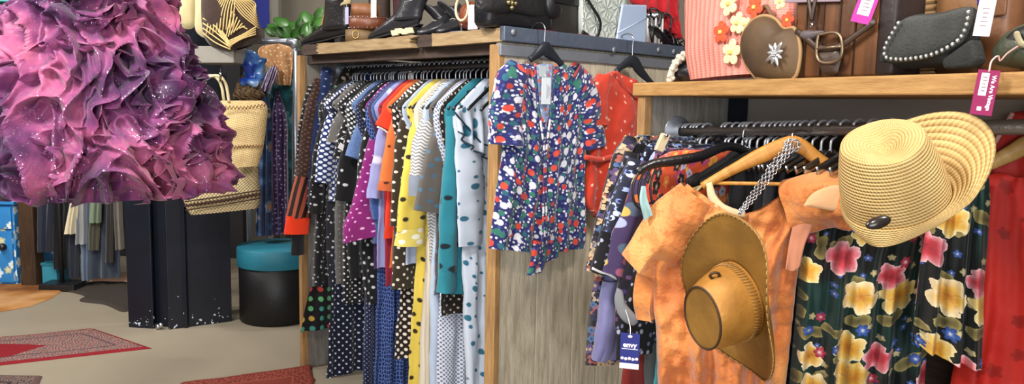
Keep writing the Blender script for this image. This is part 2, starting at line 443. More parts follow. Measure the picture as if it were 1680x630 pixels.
# ------------------------------------------------------------------ rugs and hides
def rug(name, label, corners, field, border, pile=.012, grp=None, fuzzy=0):
    a, b_, c_, d = [V(p) for p in corners]      # near edge a-b, far edge d-c
    h = H(name + '_pile', .95, 0, .1)
    n1, n2 = 60, 30; mb = MB(); rows = []; uvs = []
    for i in range(n2 + 1):
        r = []; u = []
        for j in range(n1 + 1):
            s, t = j / n1, i / n2; p = a.lerp(b_, s).lerp(d.lerp(c_, s), t)
            e = min(s, 1 - s, t, 1 - t)
            j_ = fuzzy * noise.noise(p * 14) if e < .01 else 0
            r.append(p + V((j_, j_, pile + .004 * noise.noise(p * 5) if e > .001 else .001))); u.append((s, t))
        rows.append(r); uvs.append(u)
    mb.grid(rows, False, uvs)
    sx = h.n('SeparateXYZ', {0: h.uv()}); X = h.last
    asp = (b_ - a).length / max((d - a).length, .01)
    dx = h.ma('MULTIPLY', h.ma('MINIMUM', X.outputs[0], h.ma('SUBTRACT', 1, X.outputs[0])), asp); dy = h.ma('MINIMUM', X.outputs[1], h.ma('SUBTRACT', 1, X.outputs[1]))
    e = h.ma('MINIMUM', dx, dy)
    uvm = h.vm('MULTIPLY', h.uv(), (asp, 1, 1))
    vo = h.n('TexVoronoi', {'Vector': uvm, 'Scale': 26, 'Randomness': .6}, voronoi_dimensions='2D', out=0)
    orn = h.ramp(vo, [(.0, rgb(border[1])), (.3, rgb(border[0])), (.45, rgb(border[2])), (.7, rgb(border[0]))], 'CONSTANT')
    cx = h.ma('MULTIPLY', h.ma('ABSOLUTE', h.ma('SUBTRACT', X.outputs[0], .5)), asp * .75); cy = h.ma('ABSOLUTE', h.ma('SUBTRACT', X.outputs[1], .5))
    med = h.ma('ADD', h.ma('ADD', cx, cy), h.ma('MULTIPLY', h.noi(16, 2, uvm), .06))
    c = h.mix(h.ma('LESS_THAN', med, .62), orn, rgb(field)); c = h.mix(h.ma('LESS_THAN', med, .22), c, orn)
    c = h.mix(h.ma('LESS_THAN', e, .2), c, orn)
    c = h.mix(h.ma('LESS_THAN', e, .05), c, rgb(field)); c = h.mix(h.ma('MULTIPLY', h.ma('LESS_THAN', e, .215), h.ma('GREATER_THAN', e, .19)), c, rgb(border[2]))
    h.bump(h.noi(160, 2), .5, .01); mt = h.done(c)
    return tag(mb.build(name, mt), label, 'rug', grp)
r1, r2 = atZ(250, 572, 0), atZ(155, 540, 0); dirv = (atZ(0, 600, 0) - r1).normalized()
rug('persian_rug', 'red Persian rug with a pale patterned border, lying under the purple dress', [r1 + dirv * 1.9, r1, r2, r2 + dirv * 1.9], '7c2128', ('9c8a7c', '7a3038', '54444a'))
q = atZ(472, 601, 0)
rug('wool_rug', 'shaggy rust-red rug on the floor beside the wooden display unit', [q + V((-.55, -1.05, 0)), atZ(540, 632, 0) + V((.1, -.55, 0)), q + V((.14, 0, 0)), atZ(300, 631, 0) + V((0, .0, 0))], '7c3a32', ('7c3a32', '6a2e2b', '8b4a3c'), .02, None, .02)
q = atZ(70, 618, 0)
rug('patterned_rug', 'small grey patterned rug whose corner shows in front of the red Persian rug', [q + V((-1.2, -1.0, 0)), q + V((.25, -.55, 0)), q, q + V((-1.0, .03, 0))], '5f4a48', ('857468', '5c4542', '3f3438'))
def hide(name, label, pts, mt):
    mb = MB(); P = cr([atZ(x, y, 0) for x, y in pts] + [atZ(*pts[0], 0)], 70)[:-1]; c = sum(P, V()) / len(P)
    rows = [[c + (p - c) * f * (1 + .03 * noise.noise(p * 9) * (f == 1)) + V((0, 0, .002 if f == 1 else .012 + .004 * noise.noise(p * 4 + V((f, 0, 0))))) for p in P] for f in (1, .97, .7, .35, .02)]
    mb.grid(rows, True, None, False, True); return tag(mb.build(name, mt), label, 'rug')
h = H('tan_cowhide', .75, 0, .2); c = h.ramp(h.noi(1.6, 4), [(.38, rgb('6d4220')), (.5, rgb('a3703c')), (.68, rgb('c9a276'))]); h.bump(h.noi(90, 2), .3, .01); M_hide = h.done(c)
hide('cowhide_rug', 'tan brown cowhide lying below the far rack of dark clothes', [(-120, 470), (0, 452), (60, 450), (84, 462), (104, 474), (78, 492), (40, 505), (0, 512), (-130, 516)], M_hide)
hide('hide_rug', 'pinkish cream hide showing below the far clothes beside the navy column', [(146, 462), (175, 455), (208, 450), (240, 455), (230, 462), (190, 464)], plain('pale_hide', 'c29a82', .8, 0, .2, 60, .3, .2, 3))
h = H('dark_hide', .8, 0, .2); M_dkhide = h.done(rgb('3a342f'))
hide('dark_hide_rug', 'dark brown hide between the tan cowhide and the navy column', [(96, 476), (130, 467), (185, 462), (214, 466), (222, 500), (205, 512), (170, 500), (130, 494), (140, 488)], M_dkhide)

# ------------------------------------------------------------------ hat box
hb = (atZ(385, 533, 0) + atZ(497, 536, 0)) / 2 + V((.0, .22, 0)); R_ = .265
t = thing('hat_box', 'round black hat box with a turquoise lid behind the display unit', 'box', hb)
M_hb = plain('black_card', '0b0a0c', .5, 0, .4, 40, .1); M_lid = plain('turquoise_card', '1d6c80', .55, 0, .4, 60, .15, .15, 6)
MB().lathe([(.001, 0), (R_ - .01, 0), (R_, .01), (R_, .41), (R_ - .02, .42)], hb, n=48).build('body', M_hb, t)
zl = .395
MB().lathe([(R_ + .008, zl), (R_ + .012, zl + .005), (R_ + .012, zl + .125), (R_ + .006, zl + .132), (.001, zl + .137)], hb, n=48).build('lid', M_lid, t)

# ------------------------------------------------------------------ far rack, lower tier
PF = plane(atY(100, 400, 6.1), (.15, -1, 0))
PFz = lambda x, y, d=0: PF(x, y, d)
def far_garment(name, label, rows, col, off, cat, t=.03, group=None, mt=None):
    """rows: (y, x left, x right) in the plane of the far rail, off metres nearer"""
    R = [[PF(a, y, off), PF((a + b) / 2, y, off), PF(b, y, off)] for y, a, b in rows]
    mb = cloth(MB(), R, PF.n, t, (2.0, .018), 20, 22, sum(map(ord, label)) % 50, .006)
    return tag(mb.build(name, mt or fab(name + '_cloth' + col, col=col)), label, cat, group)
G = 'dark clothes on the far rack'
FAR = [('coat', 'long dark navy coat beside the brown post on the far rack', [(170, 72, 84), (190, 62, 92), (340, 60, 90), (413, 60, 86)], '1b2131', .06, 'coat'),
       ('coat', 'long black coat with the lowest hem on the far rack', [(170, 90, 104), (190, 84, 112), (340, 86, 118), (440, 87, 116)], '0e0f13', .02, 'coat'),
       ('trousers', 'dark slate trousers behind the cream shirt on the far rack', [(200, 112, 128), (340, 108, 130), (455, 112, 130)], '262b3a', .0, 'trousers'),
       ('shirt', 'cream short shirt on the far rack', [(175, 118, 124), (200, 112, 130), (320, 116, 130), (383, 106, 126)], 'd0c6a8', .1, 'shirt'),
       ('shirt', 'light grey shirt behind the cream shirt on the far rack', [(175, 128, 134), (200, 120, 142), (320, 124, 143), (400, 123, 143)], '8b8c8e', .07, 'shirt'),
       ('trousers', 'pale blue-grey trousers below the light grey shirt on the far rack', [(200, 132, 146), (340, 130, 150), (459, 134, 150)], '5e6d80', .03, 'trousers'),
       ('shirt', 'sage green shirt on the far rack', [(175, 152, 158), (200, 145, 166), (310, 150, 168), (365, 145, 167)], '6d7a64', .1, 'shirt'),
       ('skirt', 'olive grey skirt below the sage green shirt on the far rack', [(200, 150, 160), (330, 147, 166), (410, 146, 163)], '4c4a3a', .06, 'skirt'),
       ('skirt', 'long slate blue skirt lowest behind the olive skirt on the far rack', [(200, 156, 176), (330, 150, 196), (455, 150, 200)], '333b48', .0, 'skirt'),
       ('coat', 'dark taupe coat with a pointed hem on the far rack', [(175, 174, 180), (200, 168, 188), (330, 174, 187), (430, 172, 186)], '38332f', .08, 'coat'),
       ('dress', 'light taupe dress hanging nearest the navy column on the far rack', [(175, 192, 198), (200, 184, 206), (330, 187, 200), (409, 190, 203)], '6b655b', .1, 'dress'),
       ('coat', 'brown black coat half behind the navy column on the far rack', [(175, 206, 214), (200, 198, 226), (330, 200, 226), (415, 201, 228)], '211d1c', .05, 'coat')]
for a in FAR: far_garment(a[0], a[1], a[2], a[3], a[4], a[5], group=G)
rk = thing('clothes_rack', 'black metal rack carrying the far dark clothes', 'rack', PF(95, 466) * 1)
zr = PF(95, 172, .04).z
a, b_ = PF(20, 172, .05), PF(300, 172, .05); b_.z = a.z = zr
MB().tube([a, b_], .014).build('rail', M_black, rk)
p0 = PF(102, 455, .1); p0.z = 0
MB().tube([p0, V((p0.x, p0.y, zr))], .016).build('post', M_black, rk)
MB().box(p0 + V((0, 0, .03)), (.14, 0, 0), (0, .09, 0), (0, 0, .028)).build('foot', M_black, rk, False, bevel=.006)
p0 = PF(300, 455, .05); p0.z = 0
MB().tube([p0, V((p0.x, p0.y, zr))], .016).build('post', M_black, rk)
# blue painted cabinet
h = H('blue_floral_paint', .5, 0, .4); base = h.mix(h.noi(6, 3), rgb('1a5f9c'), rgb('3a8fd0'))
c = h.flowers(base, .12, .045, 5, [[(0, rgb('c9b76a')), (.5, rgb('dfe6e8')), (1, rgb('9cc4e4'))], [(0, rgb('d8d9b0')), (1, rgb('a9a78e'))]], .9); M_blue = h.done(c)
cz = PF(28, 449, -.05); cz.z = 0
cab = thing('painted_cabinet', 'blue cabinet painted with pale flowers at the far left of the shop', 'cabinet', cz)
top = PF(28, 333, -.05).z
MB().box(cz + V((-.4, .25, top / 2 - .01)), (.4, 0, 0), (0, .25, 0), (0, 0, top / 2 - .01)).build('body', M_blue, cab, False, bevel=.006)
MB().box(cz + V((-.4, -.006, top * .82)), (.385, 0, 0), (0, .012, 0), (0, 0, top * .13)).build('drawer', M_blue, cab, False, bevel=.004)
dd = MB().box(cz + V((-.4, -.006, top * .35)), (.385, 0, 0), (0, .012, 0), (0, 0, top * .31)).build('door', M_blue, cab, False, bevel=.004)
MB().ball(PF(4, 405, -.02), .03).build('knob', M_black, dd)
MB().box(cz + V((-.4, .24, top)), (.42, 0, 0), (0, .27, 0), (0, 0, .012)).build('top', M_blue, cab, False, bevel=.004)
pz = PF(46, 449, 0); pz.z = 0
tag(MB().box(pz + V((0, .06, .5)), (.062, 0, 0), (0, .06, 0), (0, 0, .5)).build('wooden_post', wood('brown_post', '4a3522', '241810', (9, 1), 5), None, False, bevel=.01), 'dark brown wooden post beside the blue painted cabinet', 'post')
pz = PF(78, 444, .0); pz.z = 0
tb = thing('storage_box', 'small turquoise box on the floor below the navy coat', 'box', pz)
MB().box(pz + V((0, .12, .085)), (.06, 0, 0), (0, .1, 0), (0, 0, .085)).build('body', plain('turquoise_paint', '2f7f94', .5), tb, False, bevel=.006)
MB().box(pz + V((0, .12, .18)), (.066, 0, 0), (0, .106, 0), (0, 0, .012)).build('lid', plain('teal_paint', '246c80', .5), tb, False, bevel=.004)

# ------------------------------------------------------------------ far rack, upper tier at the left edge of the view
PU = plane(atY(12, 60, 6.6), (.1, -1, 0))
for nm, lb, rows, col in (('jacket', 'dark red jacket on the upper rail at the far left', [(10, 2, 8), (22, -14, 12), (80, -16, 10)], '4c1313'),
                          ('jacket', 'ochre yellow jacket on the upper rail at the far left', [(12, 20, 24), (24, 10, 26), (82, 4, 16)], '8a7238'),
                          ('jacket', 'black jacket on the upper rail beside the grey upright', [(12, 26, 30), (24, 16, 40), (83, 12, 40)], '16120f')):
    R = [[PU(a, y, .03 * (col == '8a7238')), PU(b, y, .03 * (col == '8a7238'))] for y, a, b in rows]
    tag(cloth(MB(), R, PU.n, .04, (2, .02), 20, 20, 3).build(nm, fab(nm + col, col=col)), lb, 'jacket', 'jackets on the far upper rail')
a, b_ = PU(-80, 9), PU(110, 9); b_.z = a.z
ur = thing('wall_shelf', 'pale shelf below the far upper rail of jackets', 'shelf', PU(10, 90))
MB().tube([a, b_], .013).build('rail', M_pipe, ur)
q0, q1 = PU(-80, 94), PU(110, 94); q1.z = q0.z
MB().slab(q0, q1, V((0, .3, 0)), V((0, 0, .045))).build('board', plain('pale_board', 'b7b2a2', .7), ur, False, bevel=.004)
MB().box(PU(30, 50, -.05), (.02, 0, 0), (0, .02, 0), (0, 0, .3)).build('upright', M_steel2, ur, False)
q = PU(4, 9, -.1); 
tag(MB().box(q + V((-.15, .1, .1)), (.32, 0, 0), (0, .12, 0), (0, 0, .07)).build('cyan_strip_panel', plain('cyan_light_colour', '5fb3b3', .5), None, False, bevel=.008), 'pale cyan strip panel standing for cyan light above the far rail of jackets', 'box')  # stands in for a strip of cyan light, put into its colour
R = [[PU(-20, 97, .05), PU(24, 97, .05)], [PU(-24, 125, .05), PU(26, 125, .05)], [PU(-26, 150, .05), PU(30, 152, .05)]]
tag(cloth(MB(), R, PU.n, .05, (3, .03), 24, 20, 5).build('blouse', fab('peach_cloth', col='b8876e')), 'peach blouse hanging under the pale far shelf', 'blouse')

# ------------------------------------------------------------------ the purple ruffled dress
DC = atY(168, 330, 2.65)
def drad(z):                                    # outline of the skirt
    zs = [(1.235, .372), (1.33, .375), (1.45, .36), (1.55, .335), (1.68, .285), (1.8, .225), (1.92, .18), (2.05, .15), (2.2, .145), (2.26, .13)]
    if z <= zs[0][0]: return zs[0][1]
    for (a, ra), (b, rb) in zip(zs, zs[1:]):
        if z <= b: return ra + (rb - ra) * (z - a) / (b - a)
    return zs[-1][1]
Zh = 1.225
dr = thing('ruffled_dress', 'huge puffy purple and pink organza dress covered in glittering ruffles', 'dress', (DC.x, DC.y, Zh))
h = H('shot_organza', .5, 0, .3)
g = h.noi(4.2, 3); g2 = h.noi(15, 2)
c = h.ramp(h.ma('ADD', h.ma('MULTIPLY', g, .75), h.ma('MULTIPLY', g2, .3)), [(.36, rgb('2f123c')), (.45, rgb('502252')), (.53, rgb('7b386c')), (.62, rgb('a4507c')), (.74, rgb('c46c8c'))])
h.n('TexVoronoi', {'Vector': h.ob(), 'Scale': 150., 'Randomness': 1.}); vn = h.last
h.n('SeparateColor', {0: vn.outputs['Color']}); sc_ = h.last
patch = h.ma('GREATER_THAN', h.noi(6, 2), .5)
seq = h.ma('MULTIPLY', h.ma('MULTIPLY', h.ma('LESS_THAN', vn.outputs['Distance'], .3), h.ma('GREATER_THAN', sc_.outputs[0], .55)), patch)
c = h.mix(seq, c, rgb('e9dff5'))
h.put(h.b.inputs['Metallic'], h.ma('MULTIPLY', seq, .9)); h.put(h.b.inputs['Roughness'], h.ma('SUBTRACT', .45, h.ma('MULTIPLY', seq, .25)))
h.bump(h.noi(40, 3), .3, .01); h.done(c); h.b.inputs['Sheen Weight'].default_value = .3
tr = h.t.nodes.new('ShaderNodeBsdfTranslucent'); h.put(tr.inputs[0], c); mx = h.t.nodes.new('ShaderNodeMixShader'); mx.inputs[0].default_value = .3
h.t.links.new(h.b.outputs[0], mx.inputs[1]); h.t.links.new(tr.outputs[0], mx.inputs[2]); h.t.links.new(mx.outputs[0], h.out.inputs[0])
M_org = h.m
M_tulle = fab('dark_purple_tulle', col='2c0828', rough=.7)
MB().lathe([(.33, -.01), (.335, .02), (.32, .1)] + [(drad(1.235 + .1 * i) - .1, .1 + .1 * i) for i in range(1, 11)], (DC.x, DC.y, Zh + .02), n=64).build('underskirt', M_tulle, dr)
# ruffles: wide strips of organza sewn on in loops, folded and crumpled
def crump(p, k, s=1.0):
    q = p * 7 + V((k, 0, 0)); a = V((noise.noise(q), noise.noise(q + V((0, 9, 0))), noise.noise(q + V((0, 0, 17)))))
    q = p * 17 + V((0, k, 0)); b_ = V((noise.noise(q), noise.noise(q + V((0, 9, 0))), noise.noise(q + V((0, 0, 17)))))
    q = p * 42; c_ = V((noise.noise(q), noise.noise(q + V((0, 9, 0))), noise.noise(q + V((0, 0, 17)))))
    return (a * .055 + b_ * .014 + c_ * .003) * s
rng = random.Random(3)
def strips(count, zlo, zhi, seed, part):
    rng = random.Random(seed); mb = MB()
    for k in range(count):
        z0 = zlo + (zhi - zlo) * rng.random() ** 1.1; a0 = rng.uniform(0, 2 * PI); r0 = drad(z0)
        be = rng.gauss(PI / 2, .55); L = rng.uniform(.2, .4); wd = rng.uniform(.05, .08); nn_ = 40; K = 6
        fr = rng.uniform(2.0, 4.2); ph = rng.uniform(0, 6.28); sd = rng.choice((-1, 1)) * rng.uniform(.2, .9); bow = rng.uniform(-.5, .5) * L; rows = []
        for v in range(K + 1):
            f = v / K; row = []
            for j in range(nn_):
                t_ = j / (nn_ - 1) - .5
                w1 = math.sin(fr * 2 * PI * t_ + ph); w2 = math.cos(fr * 1.6 * 2 * PI * t_ + ph)
                e = max(0, math.cos(t_ * PI)) ** .35
                x = L * t_ * math.cos(be) + bow * (t_ * t_ * 4 - .5) * math.sin(be) + f * e * wd * sd * (.6 + .4 * f) + .02 * w2 * f * e
                zz = z0 + L * t_ * math.sin(be) - bow * (t_ * t_ * 4 - .5) * math.cos(be) - f * e * wd * .25 + .018 * w1 * f * e
                zz = max(zz, 1.225 + .02 * math.sin(a0 * 3))
                rr = drad(zz) - .018 + wd * e * math.sin(f * 1.75) * .85 + .026 * w1 * f * e
                a = a0 + x / max(r0, .15)
                p = V((math.cos(a) * rr, math.sin(a) * rr, zz)); q = crump(p, seed, .2 + .75 * f); q.z *= .6; p += q
                row.append(V((DC.x, DC.y, 0)) + p)
            rows.append(row)
        mb.grid(rows)
    o = mb.build(part, M_org, dr); o['kind'] = 'stuff'
strips(150, 1.27, 2.24, 11, 'loose_ruffles')
def nvec(q): return V((noise.noise(q), noise.noise(q + V((31, 9, 0))), noise.noise(q + V((0, 47, 17)))))
mb = MB(); rows = []; NA, NZ = 620, 210
for i in range(NZ):
    z0 = 1.225 + (2.27 - 1.225) * i / (NZ - 1); row = []; r0 = drad(z0)
    for j in range(NA):
        a = 2 * PI * j / NA; c, s_ = math.cos(a), math.sin(a)
        p = V((c * r0, s_ * r0, z0 * .5)); w_ = nvec(p * 5.5) * .11; q = p + w_
        n1 = 1 - min(1, abs(noise.noise(q * 11)) * 3.2); n2 = 1 - min(1, abs(noise.noise(q * 21 + V((5, 5, 5)))) * 3.0)
        edge = min(1, i / 8)
        hh = (n1 ** 1.3 * .075 + n2 * .03 + .02 * noise.noise(p * 4)) * (.35 + .65 * edge)
        sw = nvec(q * 9 + V((11, 0, 3))) * (.05 * n1)
        rr = r0 - .02 + hh; z = z0 - .035 * n1 * edge + sw.z * .5
        row.append(V((DC.x + c * rr + sw.x, DC.y + s_ * rr + sw.y, max(z, 1.2 + .015 * noise.noise(p * 12)))))
    rows.append(row)
mb.grid(rows, True)
o = mb.build('ruffles', M_org, dr); o['kind'] = 'stuff'
mb = MB(); mb.lathe([(.125, 2.24), (.12, 2.32), (.155, 2.46), (.165, 2.52), (.155, 2.53)], (DC.x, DC.y, 0), n=40, ys=.7)
mb.build('bodice', M_org, dr)
b = MB()
for s in (-1, 1): b.tube([(DC.x + s * .08, DC.y, 2.52), (DC.x + s * .07, DC.y, 2.62), (DC.x + s * .015, DC.y, 2.78)], .006)
b.build('strap', M_org, dr)
hk = MB().tube(cr([(DC.x - .03, DC.y, 2.77), (DC.x, DC.y, 2.74), (DC.x + .03, DC.y, 2.78), (DC.x, DC.y, 2.84), (DC.x, DC.y, ZC)], 24), .005)
tag(hk.build('ceiling_hook', M_chrome), 'long metal hook holding the purple dress from above', 'hook')

# ------------------------------------------------------------------ bags on the column
def weave(name, c1, c2, sc=160, st=.6, diag=0, mixn=.4):
    h = H(name, .75, 0, .25); u = h.rot(h.uv(), diag) if diag else h.uv()
    X = h.n('SeparateXYZ', {0: u}); X = h.last
    a = h.ma('SINE', h.ma('MULTIPLY', X.outputs[0], sc)); b = h.ma('SINE', h.ma('MULTIPLY', X.outputs[1], sc))
    w = h.ma('MULTIPLY', a, b); c = h.mix(h.n('MapRange', {'Value': w, 'From Min': -.8, 'From Max': .6}), rgb(c2), rgb(c1))
    c = h.mix(h.ma('MULTIPLY', h.noi(9, 4), mixn), c, rgb(c2)); h.bump(w, st, .006); return h.done(c)
PB = plane(atY(380, 200, 4.72), (.1, -1, 0))
def band(mb, px, pl, off, w, n, zig=0, k=24):
    """a thin braided strip over the front of a bag"""
    P = lin([pl(x, y, off) for x, y in px], k)
    P = [p + V((0, 0, zig * (1 if i % 2 else -1))) for i, p in enumerate(P)]
    return mb.tube(P, w, 6, flat=(n, .004))
M_cream = weave('cream_straw', 'e8d3a4', 'c9a96e', 420, .35, .6, .3); M_cream2 = weave('undyed_straw', 'd9c9a2', '9c8860', 300, .6)
M_brown = plain('brown_braid', '6e4526', .8, 0, .2, 120, .4); M_dkb = plain('dark_brown_yarn', '3c2a22', .9, 0, .2, 90, .5, .3, 60); M_handle = plain('cream_handle', 'd9c9a0', .6, 0, .3)
# lower bag
P = [PB(*q, .05) for q in ((300, 318), (345, 268), (425, 240), (422, 280), (428, 330), (310, 352))]
t = thing('straw_bag', 'low woven straw bag with a dark brown patterned band near its base', 'bag', PB(365, 350, .05))
rows = [[PB(a, y0, .04), PB((a + b) / 2, (y0 + y1) / 2, .04), PB(b, y1, .04)] for a, y0, b, y1 in ((352, 240, 418, 234), (330, 262, 424, 250), (312, 290, 424, 285), (299, 310, 427, 318), (304, 338, 428, 330), (312, 352, 424, 341))]
cloth(MB(), rows, PB.n, [.03, .05, .06, .07, .07, .05], (1, .002), 24, 26, 2, .002, smooth=False).build('body', M_cream2, t)
b = MB(); band(b, ((303, 331), (365, 322), (428, 312)), PB, .118, .004, PB.n); band(b, ((304, 345), (365, 336), (428, 325)), PB, .118, .004, PB.n); band(b, ((303, 338), (365, 329), (428, 318)), PB, .117, .009, PB.n, .004, 40)
b.build('braided_band', M_dkb, t)
b = MB().tube(cr([PB(330, 300, .0), PB(338, 250, .02), PB(352, 215, .06), PB(370, 215, .06), PB(392, 240, .02), PB(398, 262, .0)], 24), .008).build('handle', M_handle, t)
tag(MB().tube(cr([PB(361, 200, -.0), PB(361, 207, .02), PB(361, 216, .06), PB(361, 211, .09)], 16), .006).build('wall_hook', M_chrome), 'chrome hook behind the straw tote holding the low straw bag', 'hook')
# upper tote
t = thing('straw_tote', 'cream straw tote bag with zigzag brown trim and two looped handles', 'bag', PB(400, 275, .16))
rows = [[PB(a, y0, .16), PB((a + b) / 2, (y0 + y1) / 2, .16), PB(b, y1, .16)] for a, y0, b, y1 in ((362, 165, 430, 165), (360, 172, 437, 171), (362, 205, 437, 205), (372, 245, 432, 243), (374, 258, 427, 262), (376, 275, 424, 272))]
cloth(MB(), rows, PB.n, [.045, .06, .07, .06, .06, .04], (1, .002), 24, 26, 4, .002, smooth=False).build('body', M_cream, t)
for px_, o_ in ((((362, 176), (400, 177), (436, 172)), .232), (((370, 243), (400, 240), (430, 240)), .222)): band(MB(), px_, PB, o_, .004, PB.n, .009, 26).build('zigzag_trim', M_brown, t)
b = MB()
for dx, o_ in ((0, .2), (-8, .12)): b.tube(cr([PB(371 + dx + 5, 168, o_), PB(369 + dx, 135, o_), PB(360 + dx, 125, o_), PB(340 + dx, 128, o_), PB(334 + dx, 150, o_), PB(335 + dx, 190, o_)], 30), .009)
b.build('handle', M_handle, t)
hk = MB().tube(cr([PB(362, 108, -.0), PB(362, 122, .02), PB(362, 133, .14), PB(362, 126, .26), PB(362, 119, .27)], 20), .007)
tag(hk.build('wall_hook', M_chrome), 'chrome hook on the navy column holding the straw tote', 'hook')
# ledge with net bag and cream pouches
t0 = PB(365, 105, .0)
b = MB().box(PB(364, 91.5, -.02), (PB(396, 92) - PB(333, 92)) / 2, (0, .12, 0), (0, 0, .05))
tag(b.build('wooden_ledge', plain('grey_ledge_paint', '8a8780', .7, 0, .3, 25, .15, .1, 20), None, False, bevel=.005), 'pale grey wooden ledge under the brown and cream net bag', 'ledge')
t = thing('net_bag', 'dark brown bag covered in knotted cream string net', 'bag', PB(385, 80, .1))
rows = [[PB(a, y, .1), PB((a + b) / 2, y + d, .1), PB(b, y, .1)] for a, b, y, d in ((336, 402, -60, 0), (332, 412, -25, 0), (330, 418, 0, 0), (331, 426, 40, 0), (334, 431, 58, 2), (338, 428, 66, 8), (345, 415, 74, 8))]
cloth(MB(), rows, PB.n, [.05, .08, .09, .1, .1, .09, .04], (1, .004), 24, 26, 8, .004).build('body', fab('brown_knit', col='35261f', weave=300, st=.5), t)
b = MB()
def net(b, pts, k=8): 
    b.tube(cr([PB(x, y, .215 - .0011 * abs(x - 380)) for x, y in pts], k), .0042, 5)
for i in range(9): net(b, ((338 + i * 5.5, 58 - i * 1.5), (345 + i * 5, 25 - i * 2), (362 + i * 3.2, -8)))
for i in range(9): net(b, ((375 + i * 3, -8 + i * .5), (395 + i * 3, 22 - i * 2), (424 - i * .6, 46 - i * 4)))
for i in range(7): net(b, ((370 + i * 4.4, 52 - i * 3.5 + 12), (381 + i * 4.2, 18 + i * 5)))
for i in range(4): net(b, ((333, 30 + i * 8), (352, 42 + i * 9), (378, 72 + i * 3)))
for i in range(4): net(b, ((376, 76 - i * 3), (396, 64 - i * 2), (420, 56 - i * 4)))
for i in range(3): net(b, ((364 - i * 3, 50), (372 - i * 3, 62), (380 - i * 2, 76)))
b.build('string_net', plain('cream_string', 'cdb37a', .8), t)
for nm, lb, px, off, col in (('cloth_pouch', 'cream cotton pouch hanging between purple dress and net bag', ((300, -30), (322, -30), (322, 20), (318, 45), (306, 48), (294, 40), (296, 10)), .0, 'b9ad83'),
                             ('cloth_pouch', 'cream pouch tucked directly behind the net bag', ((322, -30), (345, -30), (346, 40), (336, 62), (322, 52), (320, 20)), .02, 'c6b68c')):
    tag(MB().pillow([PB(x, y, off) for x, y in px], PB.n, .045, .6).build(nm, fab(nm + col, col=col)), lb, 'pouch')
# crumpled blue plastic and straw behind
mb = MB().ball(PB(412, 118, -.12), .1, (.8, .6, 1.25), 40)
for p in mb.v: p += V((noise.noise(p * 16), noise.noise(p * 16 + V((4, 0, 0))), noise.noise(p * 16 + V((0, 4, 0))))) * .05
h = H('blue_plastic', .18, 0, .6); h.b.inputs['Transmission Weight'].default_value = .25; c = h.ramp(h.noi(9, 3), [(.42, rgb('1b3c9c')), (.55, rgb('5d93d8')), (.66, rgb('a9c6ee'))]); h.done(c)
tag(mb.build('plastic_bag', h.m), 'crumpled shiny blue plastic bag above the cream straw tote', 'bag')
mb = MB().ball(PB(408, 150, -.14), .1, (.85, .6, 1.0), 40)
for p in mb.v: p += V((noise.noise(p * 20), noise.noise(p * 20 + V((4, 0, 0))), noise.noise(p * 20 + V((0, 4, 0))))) * .03
sh_ = PB(408, 172, -.14); tag(MB().box(V((sh_.x, sh_.y, min(p.z for p in mb.v) - .012)), (.11, 0, 0), (0, .08, 0), (0, 0, .011)).build('wall_shelf', M_wood_dark, None, False), 'small dark shelf under the brown wicker basket', 'shelf')
tag(mb.build('wicker_basket', weave('brown_wicker', '7a6448', '3a2a1c', 150, .8)), 'brown wicker basket partly behind the cream straw tote', 'basket')

# ------------------------------------------------------------------ pipe rail with patterned clothes behind the display unit
PR = plane(atY(460, 200, 5.5), (.12, -1, 0))
pr = thing('pipe_rack', 'silver pipe clothes rack beside the wooden display unit', 'rack', V((PR(483, 300).x, PR(483, 300).y, 0)))
top = PR(483, 68); base = V((top.x, top.y, 0)); end = PR(395, 62); 
MB().tube([base, top], .019, 12).build('post', M_zinc, pr)
e2 = V((end.x, end.y + .1, top.z)); MB().tube([top, e2], .019, 12).build('rail', M_zinc, pr)
MB().tube([V((e2.x, e2.y, 0)), e2], .019, 12).build('post', M_zinc, pr)
b = MB().tube([top - V((0, 0, .05)), top, top + (e2 - top).normalized() * .05], .025, 12); b.build('elbow', M_zinc, pr)
def ptn(name, base, kind):
    def f(h):
        b = h.mix(h.noi(9, 2), rgb(base[0]), rgb(base[1]))
        if kind == 'dots': return h.dots(b, rgb(base[2]), .035, .006, .6)
        return h.flowers(b, .11, .05, 5, [[(0, rgb(base[2])), (1, rgb(base[3]))], [(0, rgb(base[3])), (1, rgb(base[1]))]], .9)
    return fab(name, f)
